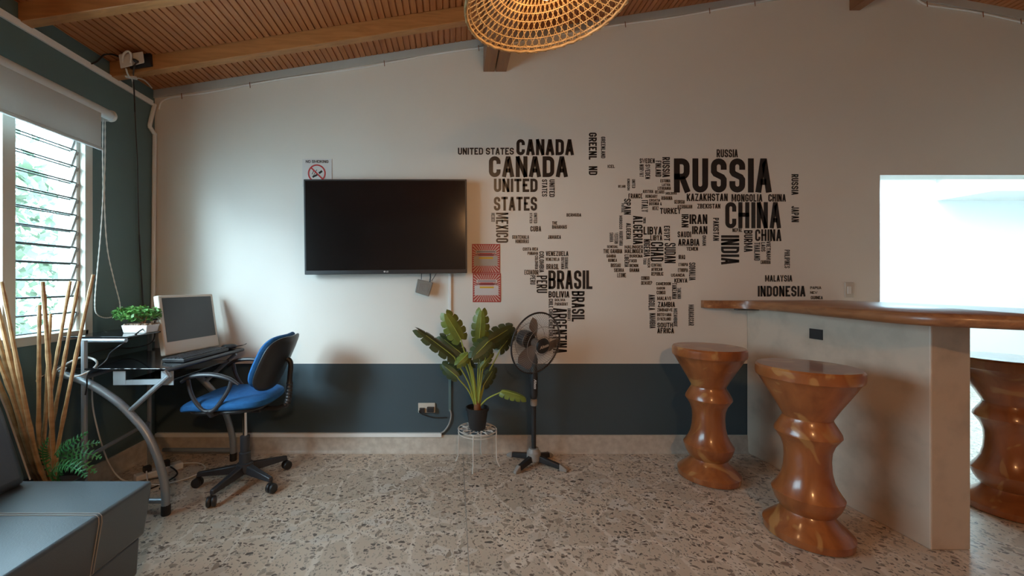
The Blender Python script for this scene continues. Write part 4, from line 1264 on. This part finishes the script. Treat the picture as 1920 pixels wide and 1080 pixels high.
MB().pad(sc_, (1, .02, .03), (0, 1, 0), (-.03, 0, 1), .262, .235, .042, .62, .7,
         warp=lambda x, y: .018 * (y / .235) ** 2 * .5 - (.035 * max(0, (-x - .12) / .14) ** 2), nu=56, nv=16).build('seat', M_blue, t)
MB().pad(sc_ + V((0, 0, -.032)), (1, 0, .03), (0, 1, 0), (-.03, 0, 1), .225, .20, .022, .62, .6, nu=48, nv=10).build('seat_shell', M_black, t)
MB().box(hc.x - .10, hc.x + .12, 2.43, 2.55, .462, .495).build('mechanism', M_black, t, smooth=False, bevel=.006)
# backrest, leaning back to the right
bu = V((.44, 0, 1)).normalized(); bn = V((-1, 0, .44)).normalized()
bcn = V((-1.085, 2.50, .765))
cv = lambda x, y: .10 * (y / .21) ** 2 * .5
MB().pad(bcn + bn * .018, bu, (0, 1, 0), bn, .175, .205, .030, .58, .7, warp=cv, nu=48, nv=14).build('backrest', M_blue, t)
MB().pad(bcn - bn * .014, bu, (0, 1, 0), bn, .180, .210, .018, .58, .6, warp=cv, nu=48, nv=12).build('back_shell', M_black, t)
bar = smoothpts([V((-1.22, 2.5, .475)), V((-1.11, 2.5, .47)), V((-1.045, 2.5, .50)), V((-1.03, 2.5, .57)), V((-1.025, 2.5, .66)), V((-1.02, 2.5, .75)), bcn - bn * .035 + bu * .03], 8)
rs = [.015 if i < 14 else (.021 if i % 2 else .017) if i < 30 else .016 for i in range(len(bar))]
MB().tube(bar, rs, 12).build('back_support', M_black, t)
for s_, yy in ((-1, 2.268), (1, 2.735)):
    yi = yy - s_ * .0
    X0 = lambda px: (px - CX) * 2.27 / F
    Z0 = lambda py: H - (py - CY) * 2.27 / F
    topb = smoothpts([V((X0(x), yy, Z0(y))) for x, y in ((341, 716), (356, 707), (380, 702.5), (405, 703.5), (430, 710), (448, 721))], 5)
    b = MB(); b.tube(topb, [.010 + .009 * math.sin(math.pi * min(1, i / (len(topb) - 1) * .9 + .1)) for i in range(len(topb))], 10, flat=.7)
    b.tube(smoothpts([V((X0(x), yy, Z0(y))) for x, y in ((353, 712), (358, 735), (368, 755), (381, 768), (392, 771), (404, 766), (418, 748), (430, 728), (434, 714))], 5), .0115, 10)
    b.tube([V((X0(390), yy, Z0(768))), V((X0(392), yy - s_ * .02, .497)), V((X0(392), yy - s_ * .10, .492))], .017, 10)
    b.build('armrest', M_dark, t)

# ------------------------------------------------------------------ wire plant stand with potted monstera
pcn = V(((895 - CX) * 2.76 / F, 2.76, 0))
t = thing('wire_plant_stand', pcn, 'small white wire stand carrying the potted plant', 'plant stand')
zs, rs_ = .245, .132
b = MB()
b.tube([pcn + V((rs_ * math.cos(a), rs_ * math.sin(a), zs)) for a in [2 * math.pi * k / 40 for k in range(40)]], .0035, 7, True)
b.tube([pcn + V((rs_ * math.cos(a), rs_ * math.sin(a), zs - .022)) for a in [2 * math.pi * k / 40 for k in range(40)]], .0028, 7, True)
for k in range(6):
    a = math.pi * k / 6; b.tube([pcn + V((rs_ * math.cos(a), rs_ * math.sin(a), zs)), pcn - V((rs_ * math.cos(a), rs_ * math.sin(a), -zs))], .0022, 6)
for k in range(10):
    a = 2 * math.pi * k / 10; c_ = pcn + V((.092 * math.cos(a), .092 * math.sin(a), zs))
    b.tube([c_ + V((.026 * math.cos(q), .026 * math.sin(q), 0)) for q in [2 * math.pi * j / 14 for j in range(14)]], .002, 5, True)
b.build('top', M_wire, t)
for a in (R(255), R(345), R(75), R(165)):
    d = V((math.cos(a), math.sin(a), 0))
    MB().tube(smoothpts([pcn + d * rs_ + V((0, 0, zs)), pcn + d * (rs_ + .002) + V((0, 0, .12)), pcn + d * (rs_ + .004) + V((0, 0, .05)), pcn + d * (rs_ + .022) + V((0, 0, .004))], 5), .0042, 8).build('leg', M_wire, t)

pp = pcn + V((0, 0, zs + .003))
t = thing('potted_monstera', pp, 'monstera plant with split leaves in black pot on the wire stand', 'plant')
MB().lathe(pp, [(.052, 0), (.056, .004), (.073, .128), (.080, .130), (.080, .148), (.074, .148), (.070, .12)], 32).build('pot', M_black, t)
MB().lathe(pp, [(.069, .11), (.070, .12), (.01, .124)], 24).build('soil', M_soil, t)
MB().lathe(pp, [(.022, .12), (.026, .135), (.024, .165), (.018, .19)], 14).build('crown', M_brown, t)
def leaf(bpx, tpx, Yb, Yt, wid, dark, nlob=5, bend=.03, face=(0.1, -.8, .55), stem0=(0, 0)):
    bp, tp = P(bpx[0], bpx[1], Yb), P(tpx[0], tpx[1], Yt)
    ax = tp - bp; Ln = ax.length; ax.normalize()
    fc = V(face).normalized(); fc = (fc - ax * fc.dot(ax)).normalized()
    sd = ax.cross(fc)
    mid = lambda k: bp + ax * Ln * k - fc * bend * (k * k) + fc * bend * .3 * k
    b = MB()
    N = nlob
    prof = lambda k: wid * 1.32 * (k * .96 + .05) ** .42 * (1.015 - k) ** .55
    back = -.20 * Ln
    for s_ in (-1, 1):
        for i in range(N):
            k0, k1 = i / N, (i + 1) / N
            nseg = 3
            for q in range(nseg):      # inner web from the midrib
                a, c_ = k0 + (k1 - k0) * q / nseg, k0 + (k1 - k0) * (q + 1) / nseg
                pts = []
                for k in (a, c_):
                    pts.append(mid(k)); 
                f = .5
                pa, pc_ = mid(a) + sd * s_ * prof(a) * f + ax * (back * f * (1 - a * 1.6)) - fc * .012 * f, mid(c_) + sd * s_ * prof(c_) * f + ax * (back * f * (1 - c_ * 1.6)) - fc * .012 * f
                b.add([pts[0], pts[1], pc_, pa], [(0, 1, 2, 3)])
            # lobe beyond the web
            g = .045 * (k1 - k0)
            ks = (k0 + g, (k0 + k1) / 2, k1 - g)
            inn = [mid(k) + sd * s_ * prof(k) * .5 + ax * (back * .5 * (1 - k * 1.6)) - fc * .006 for k in (k0, (k0 + k1) / 2, k1)]
            mm = [mid(k) + sd * s_ * prof(k) * .8 + ax * (back * .8 * (1 - k * 1.6)) - fc * .016 for k in ks]
            oo = [mid(k) + sd * s_ * prof(k) * (1.0 if j_ == 1 else .93) + ax * (back * (1 - k * 1.6) + Ln * .02) - fc * .028 for j_, k in enumerate((k0 + g * 3.2, (k0 + k1) / 2, k1 - g * 3.2))]
            b.add(inn + mm + oo, [(0, 1, 4, 3), (1, 2, 5, 4), (3, 4, 7, 6), (4, 5, 8, 7)])
    lo = b.build('leaf', M_leafd if dark else M_leaf, t, smooth=True, recalc=False, angle=60)
    s0 = pp + V((stem0[0], stem0[1], .15))
    hz = bp - s0
    sp = smoothpts([s0, s0 + V((hz.x * .35, hz.y * .35, hz.z * .5)), bp - V((hz.x * .12, hz.y * .12, hz.z * .10)), bp, mid(.35), mid(.8)], 5)
    MB().tube(sp, [.0062 - .0048 * i / (len(sp) - 1) for i in range(len(sp))], 7).build('stem', M_stem, lo)
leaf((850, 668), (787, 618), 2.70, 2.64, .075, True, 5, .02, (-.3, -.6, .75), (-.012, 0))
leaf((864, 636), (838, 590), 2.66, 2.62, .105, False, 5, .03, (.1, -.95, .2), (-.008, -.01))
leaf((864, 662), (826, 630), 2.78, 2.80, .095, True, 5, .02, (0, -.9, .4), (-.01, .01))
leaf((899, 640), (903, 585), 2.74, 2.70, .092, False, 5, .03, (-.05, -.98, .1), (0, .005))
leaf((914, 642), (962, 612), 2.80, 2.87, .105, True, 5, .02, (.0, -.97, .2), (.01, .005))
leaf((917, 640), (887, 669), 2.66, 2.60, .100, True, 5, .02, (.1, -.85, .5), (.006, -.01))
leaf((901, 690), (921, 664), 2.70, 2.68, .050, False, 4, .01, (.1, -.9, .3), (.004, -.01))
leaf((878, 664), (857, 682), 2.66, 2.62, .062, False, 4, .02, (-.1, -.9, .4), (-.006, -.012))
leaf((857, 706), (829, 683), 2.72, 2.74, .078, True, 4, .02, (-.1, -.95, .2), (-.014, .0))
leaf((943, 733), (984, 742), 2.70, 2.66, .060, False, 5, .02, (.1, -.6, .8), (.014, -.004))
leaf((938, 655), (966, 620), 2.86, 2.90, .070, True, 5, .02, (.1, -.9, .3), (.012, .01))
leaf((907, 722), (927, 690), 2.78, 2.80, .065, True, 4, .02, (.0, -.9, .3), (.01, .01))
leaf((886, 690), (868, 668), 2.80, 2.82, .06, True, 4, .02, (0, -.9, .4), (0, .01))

# ------------------------------------------------------------------ standing fan
fc_ = V((.552, 2.765, 0))
t = thing('standing_fan', fc_, 'black standing fan beside the potted plant, cage turned right', 'fan')
hub = MB().lathe(fc_, [(.048, .035), (.048, .085), (.036, .10), (.034, .112)], 24).build('base_collar', M_grey, t)
for dx, dy in ((-.155, -.145), (.200, -.115), (-.165, .135), (.160, .130)):
    d = V((dx, dy, 0)); ln = d.length; d.normalize(); sd = V((-d.y, d.x, 0))
    a, e = fc_ + d * .02, fc_ + d * ln * .78
    b = MB().hexa([a - sd * .019 + V((0, 0, .03)), e - sd * .017 + V((0, 0, .008)), e + sd * .017 + V((0, 0, .008)), a + sd * .019 + V((0, 0, .03)),
                   a - sd * .015 + V((0, 0, .072)), e - sd * .013 + V((0, 0, .040)), e + sd * .013 + V((0, 0, .040)), a + sd * .015 + V((0, 0, .072))])
    lg = b.build('leg', M_black, t, bevel=.005)
    f2 = fc_ + d * ln
    MB().hexa([e - sd * .0195 + V((0, 0, .0)), f2 - sd * .013 + V((0, 0, .0)), f2 + sd * .013 + V((0, 0, .0)), e + sd * .0195 + V((0, 0, .0)),
               e - sd * .016 + V((0, 0, .045)), f2 - sd * .010 + V((0, 0, .016)), f2 + sd * .010 + V((0, 0, .016)), e + sd * .016 + V((0, 0, .045))]).build('foot_cap', M_grey, lg, bevel=.005)
MB().lathe(fc_, [(.016, .10), (.016, .44)], 16).build('pole', M_black, t)
MB().lathe(fc_, [(.021, .405), (.023, .412), (.023, .445), (.018, .452)], 18).build('collar', M_grey, t)
MB().lathe(fc_, [(.018, .45), (.026, .47), (.028, .60), (.024, .66), (.018, .70)], 18).build('control_column', M_black, t)
hd = V((.560, 2.72, .842))                        # centre of the cage
yaw, dn = R(30), R(9)
nf = V((math.sin(yaw) * math.cos(dn), -math.cos(yaw) * math.cos(dn), -math.sin(dn)))   # the way the fan blows
fx = V((math.cos(yaw), math.sin(yaw), 0)); fy = nf.cross(fx)
if fy.z < 0: fy = -fy
GR = .212
def gp(r_, a, z): return hd + (fx * math.cos(a) + fy * math.sin(a)) * r_ + nf * z
MB().lathe(hd - nf * .075, [(.045, -.085), (.056, -.075), (.062, -.03), (.060, .0), (.045, .012)], 24, nf).build('motor_housing', M_black, t)
MB().tube(smoothpts([hd - nf * .12 + V((0, 0, -.03)), fc_ + V((0, -.01, .74)), fc_ + V((0, 0, .68))], 5), .022, 12).build('neck', M_black, t)
for nm, z0_, sg_ in (('rear_grille', -.012, -1), ('front_grille', .012, 1)):
    b = MB()
    for k in range(72):
        a = 2 * math.pi * k / 72
        b.tube([gp(.062, a + .0, sg_ * .066), gp(.12, a + .05, sg_ * .062), gp(.18, a + .10, sg_ * .045), gp(GR, a + .12, sg_ * .006)], .0007, 4)
    b.tube([gp(.062, 2 * math.pi * k / 40, sg_ * .066) for k in range(40)], .002, 6, True)
    b.tube([gp(.13, 2 * math.pi * k / 48, sg_ * .061) for k in range(48)], .0014, 5, True)
    b.build(nm, M_cage, t)
MB().tube([gp(GR, 2 * math.pi * k / 64, 0) for k in range(64)], .0062, 8, True).build('cage_rim', M_black, t)
for k in range(3):
    a0 = R(100) + k * 2 * math.pi / 3
    b = MB(); rows = []
    for i in range(8):
        r_ = .03 + (.185 - .03) * i / 7
        hw = .20 + .22 * math.sin(math.pi * min(1, i / 7 * .75 + .1))
        row = []
        for j in range(5):
            s_ = (j - 2) / 2
            row.append(gp(r_, a0 + s_ * hw * (.9 if i < 7 else .6) + .25 * (i / 7), .012 + .022 * s_))
        rows.append(row)
    for dz in (0, .0025):
        vs = [p - nf * dz for row in rows for p in row]
        b.add(vs, [(i * 5 + j, i * 5 + j + 1, (i + 1) * 5 + j + 1, (i + 1) * 5 + j) for i in range(7) for j in range(4)])
    b.build('blade', M_blade, t)
hb = MB().lathe(hd + nf * .060, [(.050, 0), (.054, .004), (.052, .012), (.042, .018)], 32, nf).build('hub_badge', M_black, t)
MB().lathe(hd - nf * .02, [(.03, 0), (.03, .05), (.02, .055)], 20, nf).build('blade_hub', M_blade, t)
def font_mesh(mb, text, o, u, v, size, shear=.25, bold=.02):
    cu = bpy.data.curves.new('tmp', 'FONT'); cu.body = text; cu.size = size; cu.shear = shear; cu.offset = size * bold
    cu.align_x = 'CENTER'; cu.align_y = 'CENTER'
    ob = bpy.data.objects.new('tmp', cu); COL.objects.link(ob)
    dg = bpy.context.evaluated_depsgraph_get()
    me = bpy.data.meshes.new_from_object(ob.evaluated_get(dg))
    mb.add([o + u * p.co.x + v * p.co.y for p in me.vertices], [tuple(p.vertices) for p in me.polygons])
    bpy.data.objects.remove(ob); bpy.data.curves.remove(cu); bpy.data.meshes.remove(me)
b = MB(); font_mesh(b, 'Alteza', hd + nf * .0795, (fx + fy * .25).normalized(), (fy - fx * .25).normalized(), .030)
b.build('lettering', M_paper, hb, smooth=False, recalc=False)
b = MB(); font_mesh(b, 'Alteza', fc_ + V((.004, -.0295, .56)), V((0, 0, -1)), V((1, 0, 0)), .026)
b.build('lettering', M_paper, t, smooth=False, recalc=False)
